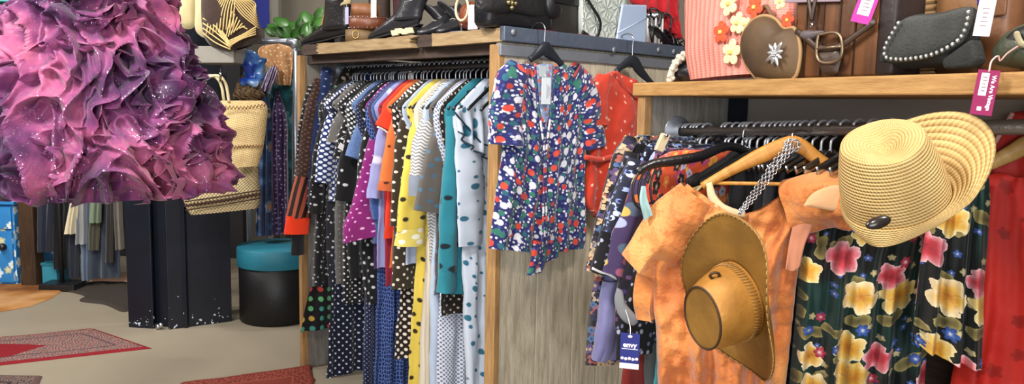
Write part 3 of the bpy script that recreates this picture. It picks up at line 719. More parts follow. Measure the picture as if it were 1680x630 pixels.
for lb, rows, mt, off in (('orange brown patterned top on the silver pipe rack', ((72, 452, 460), (79, 426, 478), (94, 424, 481), (116, 446, 480), (140, 456, 478)), ptn('rust_print', ('a8744a', 'c09468', 'e0c8a0'), 'dots'), .08),
                          ('teal and black floral dress on the silver pipe rack', ((100, 452, 460), (125, 432, 478), (200, 430, 480), (380, 430, 480)), ptn('teal_print', ('0c2228', '15454f', '6b5a30', '1a6a78'), 'f'), .04),
                          ('violet dress with tiny pale dots on the silver pipe rack', ((150, 452, 458), (190, 446, 470), (260, 444, 472), (384, 448, 474)), ptn('violet_dots', ('241638', '35204c', '8a7aa0', '35204c'), 'dots'), .1),
                          ('navy dress with gold flowers next to the straw tote', ((150, 430, 438), (190, 424, 446), (260, 424, 446), (386, 420, 446)), ptn('gold_print', ('10182c', '1d3a68', 'b87a28', '3a6a90'), 'f'), .12),
                          ('white and purple striped scarf on the silver pipe rack', ((108, 448, 452), (118, 438, 456), (150, 428, 444)), fab('stripe_scarf', lambda h: h.mix(h.ma('GREATER_THAN', h.n('TexWave', {'Vector': h.uv(), 'Scale': 22.}, out=1), .5), rgb('c8c0d4'), rgb('4a2a68'))), .16)):
    cat = 'scarf' if 'scarf' in lb else ('top' if ' top' in lb else 'dress')
    R = [[PR(a, y, off), PR((a + b) / 2, y, off), PR(b, y, off)] for y, a, b in rows]
    tag(cloth(MB(), R, PR.n, .03, (2.5, .02), 22, 26, len(lb), .006).build({'scarf': 'scarf', 'top': 'patterned_shirt', 'dress': 'patterned_dress'}[cat], mt), lb, cat, 'patterned clothes on the pipe rack')
# blue banner and plant
q = PR(427, 20, -1.2); zb = PR(427, 46, -1.2).z
tag(MB().box(V((q.x, q.y, (zb + ZC) / 2)), (.075, 0, 0), (0, .01, 0), (0, 0, (ZC - zb) / 2)).build('banner', plain('royal_blue_cloth', '16206e', .8), None, False), 'royal blue banner hanging behind the net bag', 'banner')
q = PR(448, 20, -1.25)
tag(MB().box(V((q.x, q.y, ZC / 2)), (.06, 0, 0), (0, .05, 0), (0, 0, ZC / 2)).build('wall_post', plain('grey_post', '6a655e', .8), None, False, bevel=.004), 'grey upright post between the blue banner and the plant', 'post')
pt = thing('potted_plant', 'green leafy plant behind the silver pipe rack', 'plant', PR(498, 75, -.5))
M_leaf = plain('leaf_green', '2f5a1e', .4, 0, .5, 12, .15, .35, 10)
rng = random.Random(5); st = MB()
root = PR(500, 90, -.5)
leaves = [(452, 45, 13), (462, 34, 13), (473, 40, 14), (466, 52, 12), (484, 52, 12), (488, 36, 10), (505, 28, 14), (516, 38, 15), (520, 24, 13), (498, 46, 12), (510, 52, 13), (528, 34, 12), (444, 52, 9), (535, 46, 12)]
for (x, y, r) in leaves:
    c = PR(x, y, -.5 + rng.uniform(-.08, .12)); s = r / FPX * 6.0; a = V((rng.uniform(-1, 1), -.9, rng.uniform(.2, 1))).normalized(); d = (c - root).normalized(); d = (d - a * d.dot(a)).normalized(); w = a.cross(d)
    mb = MB(); rows = []
    for i in range(9):
        f = i / 8; ww = s * .95 * math.sin(PI * min(f * .96 + .04, 1)) ** .7
        rows.append([c + d * (s * 2.2 * (f - .5)) + w * (ww * j) - a * (.35 * s * (f - .4) ** 2 * 2 + .2 * ww * abs(j)) for j in (-1, -.5, 0, .5, 1)])
    mb.grid(rows).build('leaf', M_leaf, pt, solid=.002)
    st.tube(cr([root, (root + c) / 2 + V((0, 0, .03)), c - d * s], 8), .004, 5)
st.build('stem', M_leaf, pt)
MB().lathe([(.001, 0), (.1, 0), (.13, .2), (.14, .21), (.12, .21), (.11, .16), (.001, .16)], root - V((0, 0, .18))).build('pot', plain('grey_pot', '5a5650', .8), pt)
ps = MB().box(root - V((0, 0, .2)) * 1 + V((0, 0, 0)), (.22, 0, 0), (0, .18, 0), (0, 0, .02))
for sx in (-1, 1):
    for sy in (-1, 1): ps.box(V((root.x + sx * .19, root.y + sy * .15, (root.z - .22) / 2)), (.02, 0, 0), (0, .02, 0), (0, 0, (root.z - .22) / 2))
tag(ps.build('plant_stand', M_wood_dark, None, False), 'dark wooden stand under the green leafy plant', 'stand')
# ================================================================== wooden display unit in the middle
d1 = V((-.68, .733, 0)).normalized(); d2 = V((.733, .68, 0)).normalized()
UL = atZ(492, 603, 0); WU = 1.73; UC = UL - d1 * WU; DU = 1.46; ZT = 1.855
UZ = lambda z: V((0, 0, z))
FACE = plane(UC, d2)              # open face with the clothes rail
SIDE = plane(UC, -d1)             # boarded end facing the viewer's right
un = thing('display_unit', 'weathered wooden display unit with a clothes rail and a boarded end', 'display unit', UC + d1 * WU / 2 + d2 * DU / 2)
TH = .055
# top shelf
MB().slab(UC + UZ(ZT - TH + .01) + d2 * .035 - d1 * -.03, UL + UZ(ZT - TH + .01) + d2 * .035, d2 * (DU - .04), UZ(TH - .012)).build('shelf_top', M_wood_dark, un, False)
MB().slab(UC + UZ(ZT - .10) + d2 * .05 + d1 * .05, UL + UZ(ZT - .10) + d2 * .05 - d1 * .02, d2 * .05, UZ(.05)).build('under_rail', M_wood_dark, un, False)
def edge(px0, px1, jag0=0, jag1=0, seed=1, mt=M_wood_edge, out=0):
    a = FACE(px0, 60); b = FACE(px1, 50); a.z = b.z = ZT - TH; rng = random.Random(seed); L = (b - a)
    pts = [a]; K = 7
    pts.append(b + d1 * jag1)
    for i in range(K + 1): pts.append(b + UZ(TH * i / K) + d1 * (jag1 * rng.uniform(-.3, 1) if jag1 else 0))
    for i in range(13): pts.append(b.lerp(a, (i + .5) / 13) + UZ(TH + rng.uniform(-.004, .002)))
    for i in range(K, -1, -1): pts.append(a + UZ(TH * i / K) - d1 * (jag0 * rng.uniform(-.3, 1) if jag0 else 0))
    MB().prism([p - d2 * out for p in pts], d2 * .04).build('edge_board', mt, un, False, bevel=.003)
edge(497, 519, 0, .0, 3, M_wood_dark); edge(519, 681, .03, .05, 5); edge(681, 708, 0, 0, 6, M_wood_dark, -.012); edge(708, 823, .004, 0, 7)
b = MB()
for x, y in ((648, 52), (655, 49), (664, 50), (672, 48)):
    p = FACE(x, y + 2, -.004); b.box(p, d1 * .022, d2 * .006, UZ(.012) + d1 * .006)
b.build('splinter', plain('pale_splinter', 'd2bd98', .8, 0, .2, 40, .4), un, False)
# steel edge on the boarded end
MB().slab(UC + UZ(ZT - TH), UC + d2 * DU + UZ(ZT - TH), d1 * .03, UZ(TH + .004)).build('steel_edge', M_steel, un, False, bevel=.004)
MB().slab(UC + UZ(ZT - .11) + d1 * .02, UC + d2 * DU + UZ(ZT - .11) + d1 * .02, d1 * .03, UZ(.045)).build('steel_angle', M_steel2, un, False, bevel=.003)
for x, y in ((842, 53), (1007, 82), (1105, 85), (1080, 82)):
    MB().lathe([(.006, 0), (.013, .001), (.014, .005), (.001, .006)], SIDE(x, y, 0), -d1, 14).build('bolt', M_steel2, un)
# boarded end: planks with dark gaps
z = .02; rng = random.Random(2); k = 0
t0 = .0
while t0 < DU - .01:
    w = min(rng.uniform(.17, .24), DU - t0)
    MB().slab(UC + d1 * .035 + d2 * (t0 + .012) + UZ(0), UC + d1 * .035 + d2 * (t0 + w + .008), d1 * .028, UZ(ZT - TH)).build('plank', M_wood_panel_v, un, False, bevel=.003)
    t0 += w
MB().slab(UC + d1 * .064 + d2 * .03, UC + d1 * .064 + d2 * DU, d1 * .02, UZ(ZT - TH)).build('backing_board', M_wood_dark, un, False)
MB().slab(UC + d1 * .03, UC + d1 * .09, d2 * .03, UZ(ZT - TH - .01)).build('corner_post', M_wood_post_v, un, False, bevel=.004)
# far end
MB().slab(UL + d1 * -.035, UL + d1 * .0, d2 * .04, UZ(ZT - TH)).build('corner_post', M_wood_post_v, un, False, bevel=.004)
MB().slab(UL + d1 * -.03 + d2 * .04, UL + d1 * .0 + d2 * .04, d2 * .7, UZ(ZT - TH)).build('end_panel', M_wood_old_v, un, False)
MB().slab(UC + d1 * .08 + d2 * .78, UL + d2 * .78, d2 * .02, UZ(ZT - TH)).build('partition_panel', M_wood_dark, un, False)
# rail
RZ, RD = 1.73, .27
ra, rb = UC + d2 * RD + d1 * .085 + UZ(RZ), UL + d2 * RD - d1 * .03 + UZ(RZ)
MB().tube([ra, rb], .016, 12).build('rail', M_pipe, un)
MB().lathe([(.001, .012), (.03, .012), (.034, .006), (.045, .005), (.046, 0)], rb + d1 * .0, -d1, 24).build('rail_flange', M_steel2, un)

# hangers ---------------------------------------------------------------
def hanger(label, group, neck, along, arm=.2, drop=.075, hookz=.07, mt=M_black, name='coat_hanger', thick=.011, bar=1):
    """neck point; along = unit direction of the arms; the hook curls over a rail hookz above the neck"""
    neck = V(neck); along = V(along).normalized(); o = thing(name, label, 'hanger', neck, group)
    mb = MB()
    mb.tube(cr([neck - along * arm - UZ(drop), neck - along * arm * .6 - UZ(drop * .5), neck - along * arm * .22 - UZ(drop * .07), neck - UZ(-.006), neck + along * arm * .22 - UZ(drop * .07), neck + along * arm * .6 - UZ(drop * .5), neck + along * arm - UZ(drop)], 25), [k * bar for k in (.013, .014, .017, .021, .017, .014, .013)], 8, flat=(along.cross(V((0, 0, 1))), thick))
    mb.build('shoulder_bar', mt, o)
    R_ = .0235; c = neck + UZ(hookz)
    pts = [neck, neck + UZ(hookz - R_ - .004)] + [c + along * (R_ * math.sin(a)) + UZ(-R_ * math.cos(a)) for a in [math.radians(25 + 20 * i) for i in range(12)]]
    MB().tube(cr(pts, 30), .0036, 6).build('hook', M_hook, o)
    return o
HL = 'black plastic hanger with a metal hook on the rail of spotted clothes'
HG = 'hangers on the spotted clothes rail'
hg0 = None
def rail_hanger(s):
    global hg0
    nk = UC + d1 * s + d2 * RD + UZ(RZ - .08)
    if hg0 is None: hg0 = hanger(HL, HG, nk, d2, .2, .125, .08, thick=.006, bar=.55)
    else: dup(hg0, nk)

# garments on the rail ----------------------------------------------------
GN = d1 * -1
def gplane(s): return plane(UC + d1 * s + d2 * RD, GN)
def body(pl, s, edge, t, seed, folds=(3, .012), far=None):
    rp = UC + d1 * s + d2 * RD; rows = []
    for i, (x, y) in enumerate(edge):
        p = pl(x, y); a = min((p - rp).dot(d2), -.04); zz = p.z
        rows.append([rp + d2 * a + UZ(zz), rp + UZ(zz), rp - d2 * a + UZ(zz)])
    rows = [r for r in rows if r[0].z < 1.49]
    for a, zz in ((.21, 1.532), (.165, 1.578), (.10, 1.635), (.045, 1.668)): rows.insert(0, [rp - d2 * a + UZ(zz), rp + UZ(zz), rp + d2 * a + UZ(zz)])
    return cloth(MB(), rows, GN, t, folds, 22, 40, seed, .005)
def hang(name, cat, label, s, mt, edge, sl=None, w=None, t=.015, st=.022, cuff=None, seed=0, folds=(4, .011), hooked=True, smt=None):
    """s: place along the rail; edge: near outline; sl: near sleeve path; w: sleeve half widths in px"""
    pl = gplane(s); o = body(pl, s, edge, t, seed or int(s * 100), folds).build(name, mt)
    tag(o, label, cat, 'spotted clothes on the wooden unit rail')
    if sl:
        P = [pl(x, y, .012) for x, y in sl]; sc = (P[0] - CO).dot(CF) / FPX / .83
        ww = [k * sc for k in w]
        sleeve(MB(), P, ww, GN, st, 20, 24, .006, int(s * 77)).build('sleeve', smt or mt, o)
        rp = UC + d1 * s + d2 * RD
        mir = [p - d2 * (2 * (p - rp).dot(d2)) for p in P]
        sleeve(MB(), mir, ww, GN, st, 14, 12, .006, int(s * 77) + 1).build('sleeve', smt or mt, o)
        if cuff:
            sleeve(MB(), [pl(x, y, .014) for x, y in cuff[0]], [k * sc for k in cuff[1]], GN, st * 1.1, 20, 8, .003, 5).build('cuff', cuff[2], o)
    if hooked: rail_hanger(s)
    return o, pl
D = lambda base, dot, sp, r, jit=0, rot=.78, vary=0, prob=1, **k: fab('spots_%s_%d' % (base, int(sp * 1e4)), lambda h: h.dots(rgb(base), rgb(dot) if isinstance(dot, str) else [rgb(x) for x in dot], sp, r, jit, rot, vary=vary, prob=prob), **k)
M_teal = D('237585', '0c1d28', .085, .019, .75, vary=.5)
M_wt = D('b4becd', '276079', .058, .0145, .8, vary=.75)
M_yel = D('d3bb4e', '2b2418', .075, .011, .6)
M_org2 = D('cc6a34', '4c2416', .07, .009, .7, vary=.3)
o, pl = hang('dotted_dress', 'dress', 'white maxi dress with teal dots and dark-edged ruffle collar, next to the boarded end', .37, M_wt, [(750, 186), (758, 260), (760, 400), (762, 520), (770, 680)], [(760, 186), (768, 240), (772, 330), (771, 402)], [18, 24, 25, 22], .022, .028)
R = [[pl(x, y, .055) for x, y in r] for r in (((745, 182), (770, 172), (800, 158)), ((748, 198), (774, 204), (806, 200)), ((750, 216), (772, 243), (806, 264)))]
b = MB(); P = [lin(r, 24) for r in R]; rows = []
for i in range(10):
    f = i / 9 * 2; k = min(int(f), 1); rows.append([P[k][j].lerp(P[k + 1][j], f - k) + GN * (.012 * math.sin(j * .9) * f + .004) for j in range(24)])
b.grid(rows, False, [[(j * .008, -i * .011) for j in range(24)] for i in range(10)]).build('ruffle_collar', M_wt, o, solid=.002)
M_pip = plain('dark_teal_piping', '17303f', .7)
b = MB(); b.tube([p + GN * .002 for p in rows[-1]], .004, 6); b.tube(cr([pl(x, y, .07) for x, y in ((745, 183), (754, 194), (766, 208), (780, 224), (792, 236), (804, 240))], 24), .004, 6); b.build('collar_piping', M_pip, o)
hang('dotted_shirt', 'shirt', 'teal long-sleeved shirt with black dots beside the white dotted dress', .45, M_teal, [(744, 182), (742, 280), (736, 380), (737, 470), (738, 484)], [(741, 190), (741, 260), (737, 340), (735, 410), (733, 446)], [8, 11, 15, 16, 15], .02, .03, ([(733, 443), (733, 462), (732, 479)], [14, 14.5, 14], M_teal))
hang('dotted_vest', 'vest', 'black vest with small pale dots, its hem showing below the teal shirt', .49, D('14100f', 'b9a78f', .028, .005, .4), [(742, 176), (738, 300), (724, 440), (720, 500), (722, 518)], t=.02)
hang('checked_dress', 'dress', 'long pale blue and grey micro-checked dress below the teal shirt', .53, D('c3c7d2', '646c86', .014, .0048), [(738, 176), (734, 300), (722, 480), (720, 560), (716, 690)], t=.022)
M_sheer = D('5b5652', ['466f8a', '5a849c', '40627a'], .045, .0095, .5, vary=.2)
o, _ = hang('dotted_blouse', 'blouse', 'sheer taupe grey blouse with blue dots and a wide flared sleeve', .58, M_sheer, [(728, 168), (724, 250), (716, 330), (712, 430), (709, 484)], [(733, 186), (722, 225), (713, 280), (702, 348)], [12, 17, 22, 24], .02, .03)
M_chev = fab('grey_chevron', lambda h: h.mix(h.ma('GREATER_THAN', h.ma('SINE', h.ma('ADD', h.ma('MULTIPLY', h.n('SeparateXYZ', {0: h.uv()}, 1), 420), h.ma('MULTIPLY', h.ma('PINGPONG', h.n('SeparateXYZ', {0: h.uv()}, 0), .012), 300))), .2), rgb('c9c6c2'), rgb('77787c')))
hang('striped_jacket', 'jacket', 'pale grey zigzag-striped jacket hanging between yellow shirt and taupe blouse', .64, M_chev, [(718, 164), (708, 240), (700, 320), (706, 430)], [(722, 166), (704, 205), (692, 250), (686, 292)], [12, 15, 15, 13], .02, .03, ([(686, 288), (685, 300), (687, 318)], [13, 13, 14], fab('sheer_grey', col='7d8594')))
hang('maxi_dress', 'dress', 'plain long cream dress beside the yellow dotted shirt', .69, fab('cream_pleats', lambda h: h.mix(h.ma('GREATER_THAN', h.ma('SINE', h.ma('MULTIPLY', h.n('SeparateXYZ', {0: h.uv()}, 0), 300)), .6), rgb('cfc3ae'), rgb('b9ad9a'))), [(712, 168), (708, 300), (699, 420), (694, 520), (688, 690)], t=.025, folds=(5, .014))
hang('maxi_dress', 'dress', 'long pale blue dress showing as a thin strip right of the cream one', .61, fab('pale_blue_cotton', col='a6b4c8'), [(722, 172), (716, 300), (708, 440), (706, 540), (704, 690)], t=.018, folds=(5, .012))
hang('dotted_shirt', 'shirt', 'yellow long-sleeved shirt with black dots and a spotted cuff', .75, M_yel, [(704, 164), (694, 240), (690, 320), (684, 420), (676, 520), (666, 690)], [(712, 158), (694, 188), (684, 235), (677, 300), (674, 378)], [11, 14, 16, 20, 23], .02, .032, ([(674, 374), (674, 388), (673, 403)], [22, 23, 24], D('d6c463', 'e8e6dc', .05, .012, .5)))
hang('shirt', 'shirt', 'plain pale blue shirt whose tail shows below the yellow cuff', .79, fab('pale_blue_shirt', col='a9b5d2'), [(696, 168), (690, 260), (674, 380), (664, 405), (662, 434)], t=.018)
hang('dotted_dress', 'dress', 'olive brown dress with small white dots between orange and yellow shirts', .83, D('2f2619', 'd9d2c2', .034, .0065, .3), [(686, 166), (668, 200), (655, 290), (648, 400), (643, 476)], [(680, 172), (664, 215), (657, 290), (652, 370)], [9, 12, 13, 11], .02, .025)
hang('dotted_dress', 'dress', 'long black-brown dress with dense white dots below the olive brown one', .87, D('1c1412', 'dccfc6', .026, .0075, .1), [(680, 170), (666, 300), (660, 440), (652, 520), (646, 590)], t=.022)
hang('dotted_shirt', 'shirt', 'bright orange shirt with brown dots and a rolled short sleeve', .92, M_org2, [(672, 164), (658, 210), (652, 310), (645, 380), (640, 440)], [(690, 158), (668, 182), (656, 220), (650, 265), (645, 304)], [10, 15, 19, 21, 21], .02, .034, ([(645, 296), (645, 304), (644, 314)], [22, 23, 22], D('b85a30', '4c2416', .05, .009, .6)))
o, pl = hang('blouse', 'blouse', 'red-orange blouse with a white-trimmed sleeve behind the orange shirt', .96, fab('vermilion', col='d8391c'), [(676, 150), (650, 182), (636, 240), (632, 340), (630, 392)], [(700, 142), (668, 165), (646, 186), (633, 214)], [8, 10, 14, 17], .02, .03)
b = MB().tube(cr([pl(x, y, .046) for x, y in ((619, 208), (628, 212), (640, 221), (646, 226))], 12), .005, 6); b.build('sleeve_trim', M_white, o)
hang('dress', 'dress', 'crimson dress showing below the sleeve of the orange shirt', .99, fab('crimson', col='8f1f33'), [(662, 170), (636, 230), (630, 320), (631, 400), (632, 470)], t=.018)
hang('shirt', 'shirt', 'lilac blue shirt sleeve between magenta and orange garments', 1.03, fab('lilac_cotton', lambda h: h.dots(rgb('8f93c4'), rgb('cdd0e6'), .2, .018, .8)), [(655, 170), (632, 220), (622, 300), (616, 400), (616, 440)], [(650, 178), (634, 205), (624, 255), (614, 325)], [7, 10, 11, 11], .018, .026)
hang('denim_shirt', 'shirt', 'blue denim shirt cuff showing under the lilac sleeve', 1.06, fab('denim', col='32508c', wr=60, st=.5), [(648, 172), (628, 230), (616, 320), (612, 400)], [(632, 230), (622, 290), (618, 330), (620, 358)], [9, 10, 10, 9], .018, .024)
hang('plum_dress', 'dress', 'dark plum dress strip under the denim cuff', 1.08, fab('plum', col='3a2148'), [(648, 174), (626, 260), (615, 360), (614, 442)], t=.016)
M_mag = D('7c1c68', 'd9a9cf', .034, .0048, .2)
o, pl = hang('dotted_blouse', 'blouse', 'magenta blouse with white dots and a flounced sleeve end', 1.12, M_mag, [(640, 166), (616, 220), (606, 320), (600, 372)], [(660, 158), (636, 186), (622, 230), (610, 290), (602, 340)], [8, 12, 15, 18, 22], .02, .03)
sc = 4.0 / FPX / .83
sleeve(MB(), [pl(x, y, .014) for x, y in ((602, 334), (601, 352), (599, 372), (601, 388))], [22 * sc, 27 * sc, 32 * sc, 33 * sc], GN, .04, 40, 12, .005, 8, .014).build('flounce', M_mag, o)
M_bw = D('101013', 'c8c8cc', .042, .0075, .35)
hang('dotted_dress', 'dress', 'black dress with white dots right behind the magenta blouse', 1.17, M_bw, [(628, 170), (606, 220), (596, 320), (590, 420), (600, 500)], [(626, 178), (610, 215), (600, 270), (596, 320)], [8, 11, 11, 10], .02, .026)
h = H('navy_lace', .8, 0, .2); u = h.vm('MULTIPLY', h.uv(), (60, 30, 1)); w = h.n('TexVoronoi', {'Vector': u, 'Scale': 1.6, 'Randomness': .6}, voronoi_dimensions='2D', feature='DISTANCE_TO_EDGE'); M_lace = h.done(h.mix(h.ma('LESS_THAN', w, .1), rgb('1c2a58'), rgb('5f78b4')))
hang('lace_dress', 'dress', 'long royal navy lace dress hanging below the magenta blouse', 1.1, M_lace, [(640, 174), (626, 300), (618, 430), (614, 540), (610, 700)], t=.028, folds=(4, .018))
hang('dotted_dress', 'dress', 'long navy dress with very fine pale dots left of the lace dress', 1.21, D('161c38', '8790b4', .016, .003, .1), [(622, 174), (604, 260), (600, 420), (597, 520), (592, 700)], t=.022)
hang('denim_shirt', 'shirt', 'faded blue denim short-sleeved shirt left of the magenta blouse', 1.25, fab('faded_denim', lambda h: h.mix(h.noi(120, 2, h.uv()), rgb('3a5588'), rgb('6d88b8')), wr=70, st=.4), [(616, 164), (600, 205), (596, 300), (598, 400)], [(634, 168), (614, 190), (600, 222), (589, 262)], [8, 14, 19, 21], .02, .032)
hang('dotted_scarf', 'scarf', 'black scarf with dense white dots tapering below the denim shirt', 1.29, D('0f1014', 'd8dadd', .019, .006), [(612, 170), (600, 300), (600, 400), (602, 440), (620, 456)], t=.018)
hang('dotted_blouse', 'blouse', 'black blouse with scattered large white dots beside the denim shirt', 1.33, D('0d0d10', 'c9cacd', .06, .0085, .8, vary=.3), [(600, 164), (584, 210), (574, 300), (570, 400), (574, 456)], [(612, 166), (590, 200), (576, 250), (566, 330)], [8, 13, 15, 15], .02, .028)
hang('dotted_dress', 'dress', 'black dress with small white dots carrying a blank white tag', 1.39, D('111114', 'd3d3d6', .024, .0048, .1), [(594, 162), (574, 215), (566, 320), (562, 420), (562, 500)], [(610, 160), (586, 186), (570, 220), (562, 262)], [7, 11, 13, 14], .02, .028)
pl = gplane(1.36)
p = pl(565, 244, .05); ax = (pl(576, 251, .05) - pl(554, 236, .05)).normalized()
t_ = thing('paper_tag', 'blank white paper tag on the sleeve of a black dotted dress', 'tag', p)
MB().box(p, ax * .038, GN * .001, ax.cross(GN) * .016).build('card', M_white, t_, False)
MB().tube([p + ax * -.036, p + ax * -.05 + UZ(.02), pl(566, 222, .04)], .001, 5).build('cord', M_cord, t_)
hang('sheer_shirt', 'shirt', 'sheer grey shirt with a pale collar between the dotted dresses', 1.45, fab('grey_chiffon', lambda h: h.dots(rgb('5c5a58'), rgb('8b8782'), .03, .005, .3)), [(590, 154), (562, 190), (552, 300), (548, 400), (550, 466)], [(608, 150), (580, 176), (562, 206), (556, 236)], [6, 10, 14, 17], .02, .03)
hang('dotted_dress', 'dress', 'long navy dress with crisp white dots reaching lowest at the far end', 1.49, D('10152c', 'cfd4e2', .03, .0055, .15), [(580, 166), (556, 220), (548, 380), (540, 500), (528, 700)], t=.026, folds=(4, .016))
hang('dotted_blouse', 'blouse', 'blue and white check-dotted blouse with a long narrow sleeve', 1.53, D('1d2f68', 'dfe4f0', .022, .0078), [(574, 164), (546, 196), (540, 290), (538, 330)], [(584, 164), (560, 182), (545, 208), (538, 250), (532, 300)], [9, 12, 13, 14, 13], .02, .026)
hang('dotted_dress', 'dress', 'dark grey dress with mixed white dots at the far end', 1.55, D('22232a', 'b9bcc4', .03, .006, .7, vary=.6), [(566, 168), (540, 230), (536, 330), (536, 420), (538, 470)], t=.025)
hang('dotted_dress', 'dress', 'black dress with scattered white rings left of the check-dotted blouse', 1.58, D('0f0f12', 'b5b5b8', .03, .0065, .9, vary=.6), [(556, 168), (530, 240), (520, 330), (514, 400), (512, 470)], [(545, 180), (530, 230), (522, 290), (518, 350)], [7, 10, 11, 11], .02, .026)
M_multi = D('0c0a0c', ['c8473f', '5aa06a', 'b8963f', '3a8a7c', 'a83a30'], .052, .0135, 0, 0)
hang('dotted_skirt', 'skirt', 'black flared skirt with rows of red, green and ochre dots', 1.61, M_multi, [(552, 200), (530, 440), (514, 462), (502, 500), (492, 545)], t=.03, folds=(4, .014))
hang('printed_blouse', 'blouse', 'black and cream abstract print blouse bunched below the far rail flange', 1.64, D('14110f', ['b5a892', '7a6a5a', 'd0c8b8'], .028, .009, 1., vary=.7), [(565, 128), (548, 170), (536, 220), (532, 300)], [(575, 118), (560, 150), (548, 186)], [12, 14, 14], .03, .035)
hang('dotted_shirt', 'shirt', 'navy shirt with fine white dots hanging beside the dark brown pleated blouse', 1.64, D('17264e', '8fa0c8', .03, .004, 0), [(540, 112), (530, 180), (520, 280), (514, 372)], [(538, 112), (528, 180), (518, 260), (512, 340)], [9, 10, 10, 9], .02, .024)
M_fine = D('33211c', '6a4a40', .018, .004, .3)
o, pl = hang('pleated_blouse', 'blouse', 'dark brown blouse with a pleated sleeve ending in a vivid orange cuff', 1.655, M_fine, [(528, 130), (514, 190), (508, 280), (504, 330)], [(522, 130), (510, 180), (503, 235), (498, 292)], [7, 9, 10, 11], .018, .022)
h = H('pleat_stripe', .7); M_pleat = h.done(h.mix(h.ma('GREATER_THAN', h.ma('SINE', h.ma('MULTIPLY', h.n('SeparateXYZ', {0: h.uv()}, 0), 260)), .0), rgb('1d1310'), rgb('9c4a34')))
sc = 4.45 / FPX / .83
sleeve(MB(), [pl(x, y, .016) for x, y in ((498, 290), (494, 320), (490, 358))], [11 * sc, 14 * sc, 17 * sc], GN, .025, 40, 14, .002, 4, .006).build('pleats', M_pleat, o)
sleeve(MB(), [pl(x, y, .016) for x, y in ((490, 356), (488, 370), (487, 384))], [17 * sc, 17 * sc, 17 * sc], GN, .026, 20, 8, .002, 4).build('cuff', fab('vivid_orange', col='e03a18', sheen=.1), o)
sleeve(MB(), [pl(x, y, .01) for x, y in ((489, 384), (489, 400), (489, 418))], [9 * sc, 9 * sc, 9 * sc], GN, .018, 20, 8, .002, 4).build('lining', fab('black_lining', col='121014'), o)
hang('dotted_dress', 'dress', 'black dress with grey specks, leftmost of the spotted clothes', 1.668, D('0f0e0f', '8f8a84', .02, .005, .5), [(512, 134), (500, 190), (496, 260), (494, 300)], [(510, 140), (500, 190), (494, 250), (490, 296)], [5, 7, 8, 7], .016, .018)
for s in (.22, .31, .41, .56, .72, .9, 1.0, 1.19, 1.36): rail_hanger(s)
# ================================================================== things on top of the wooden unit
def shoe(name, label, toe, heel, top, w, mt, sole, hgt, cat='shoe', grp=None, lining=None, heelh=.03):
    """toe, heel: floor points; top: opening centre; hgt: shaft height"""
    toe, heel, top = V(toe), V(heel), V(top); ax = (heel - toe).normalized(); sd = ax.cross(V((0, 0, 1))).normalized(); L = (heel - toe).length
    t = thing(name, label, cat, (toe + heel) / 2, grp)
    rows = []; z0 = heelh
    prof = [(0, .004, .018, .02), (.06, .02, .028, .03), (.2, .036, .038, .045), (.4, .042, .045, .075), (.55, .04, .045, .10), (.7, .034, .045, .12), (.86, .034, .04, .12), (1, .018, .03, .09)]
    for f, hw, a_, hh in prof:
        c = toe + ax * (L * f) + UZ(z0 * f * f + .006); k = w / .042
        rows.append([c + sd * (hw * k * math.cos(th)) + UZ(hh * .5 * (1 + math.sin(th)) * (1 if math.sin(th) > -.5 else 1)) for th in [2 * PI * i / 16 for i in range(16)]])
    mb = MB().grid([[V(p) for p in r] for r in rows], True, None, True, True)
    mb.build('vamp', mt, t, sub=1)
    c0 = toe + ax * (L * .74) + UZ(z0 * .6 + .05); tp = top
    rows = []
    for i in range(8):
        f = i / 7; c = c0.lerp(tp, f); ra = L * (.25 - .03 * math.sin(PI * f) - .02 * f); rb = w * (1.0 - .05 * f)
        rows.append([c + ax * (ra * math.cos(th)) + sd * (rb * math.sin(th)) + UZ(.012 * math.cos(2 * th) * f) for th in [2 * PI * k / 22 for k in range(22)]])
    MB().grid(rows, True).build('shaft', mt, t, solid=.004)
    if lining:
        r2 = [[p + (rows[-1][0] + rows[-1][11] - p * 2) * .03 - UZ(.0) for p in rows[-1]], [p * .94 + c0.lerp(tp, .5) * .06 - UZ(.05) for p in rows[-1]]]
        MB().grid(r2, True, None, False, True).build('lining', lining, t)
    s = [toe + ax * (L * f) + sd * (hw * w / .042 * sg) for sg, ks in ((1, prof), (-1, prof[::-1])) for f, hw, _, _ in ks]
    mb = MB(); up = [(p + UZ(z0 * ((p - toe).dot(ax) / L) ** 2 + .001)) for p in s]; n = len(s)
    mb.add(up + [p + UZ(.007) for p in up], [tuple(range(n)), tuple(range(2 * n - 1, n - 1, -1))] + [(i, (i + 1) % n, n + (i + 1) % n, n + i) for i in range(n)])
    mb.build('sole', sole, t, False)
    hc = toe + ax * (L * .88); MB().prism([hc + ax * x + sd * y for x, y in ((-.03, -.03), (.03, -.03), (.034, 0), (.03, .03), (-.03, .03))], UZ(max(z0 * .9, .006))).build('heel', sole, t, False)
    return t
def onf(x, y, d):            # a point above the shelf, d metres behind the open face
    return FACE(x, y, d)
def flat(p): return V((p.x, p.y, ZT))
M_lea = plain('worn_black_leather', '1b1a1b', .32, 0, .5, 50, .25, .3, 8); M_sole = plain('dark_sole', '0d0c0c', .6)
M_creaml = plain('cream_lining', 'cbb98f', .8)
M_lea2 = plain('grey_black_leather', '26262a', .28, 0, .55, 40, .2)
shoe('ankle_boot', 'black pointed ankle boot with cream lining at the far end of the top shelf', flat(onf(494, 62, .07)), flat(onf(572, 58, .07)), onf(556, 0, .07) + UZ(.02), .045, M_lea, M_sole, .2, 'boot', None, M_creaml, .035)
hat = thing('felt_hat', 'tan felt hat standing behind the black ankle boot', 'hat', onf(536, 40, .24))
nn = (d2 * -1 + d1 * .3).normalized()
c = onf(538, 6, .26); c.z = ZT + .111
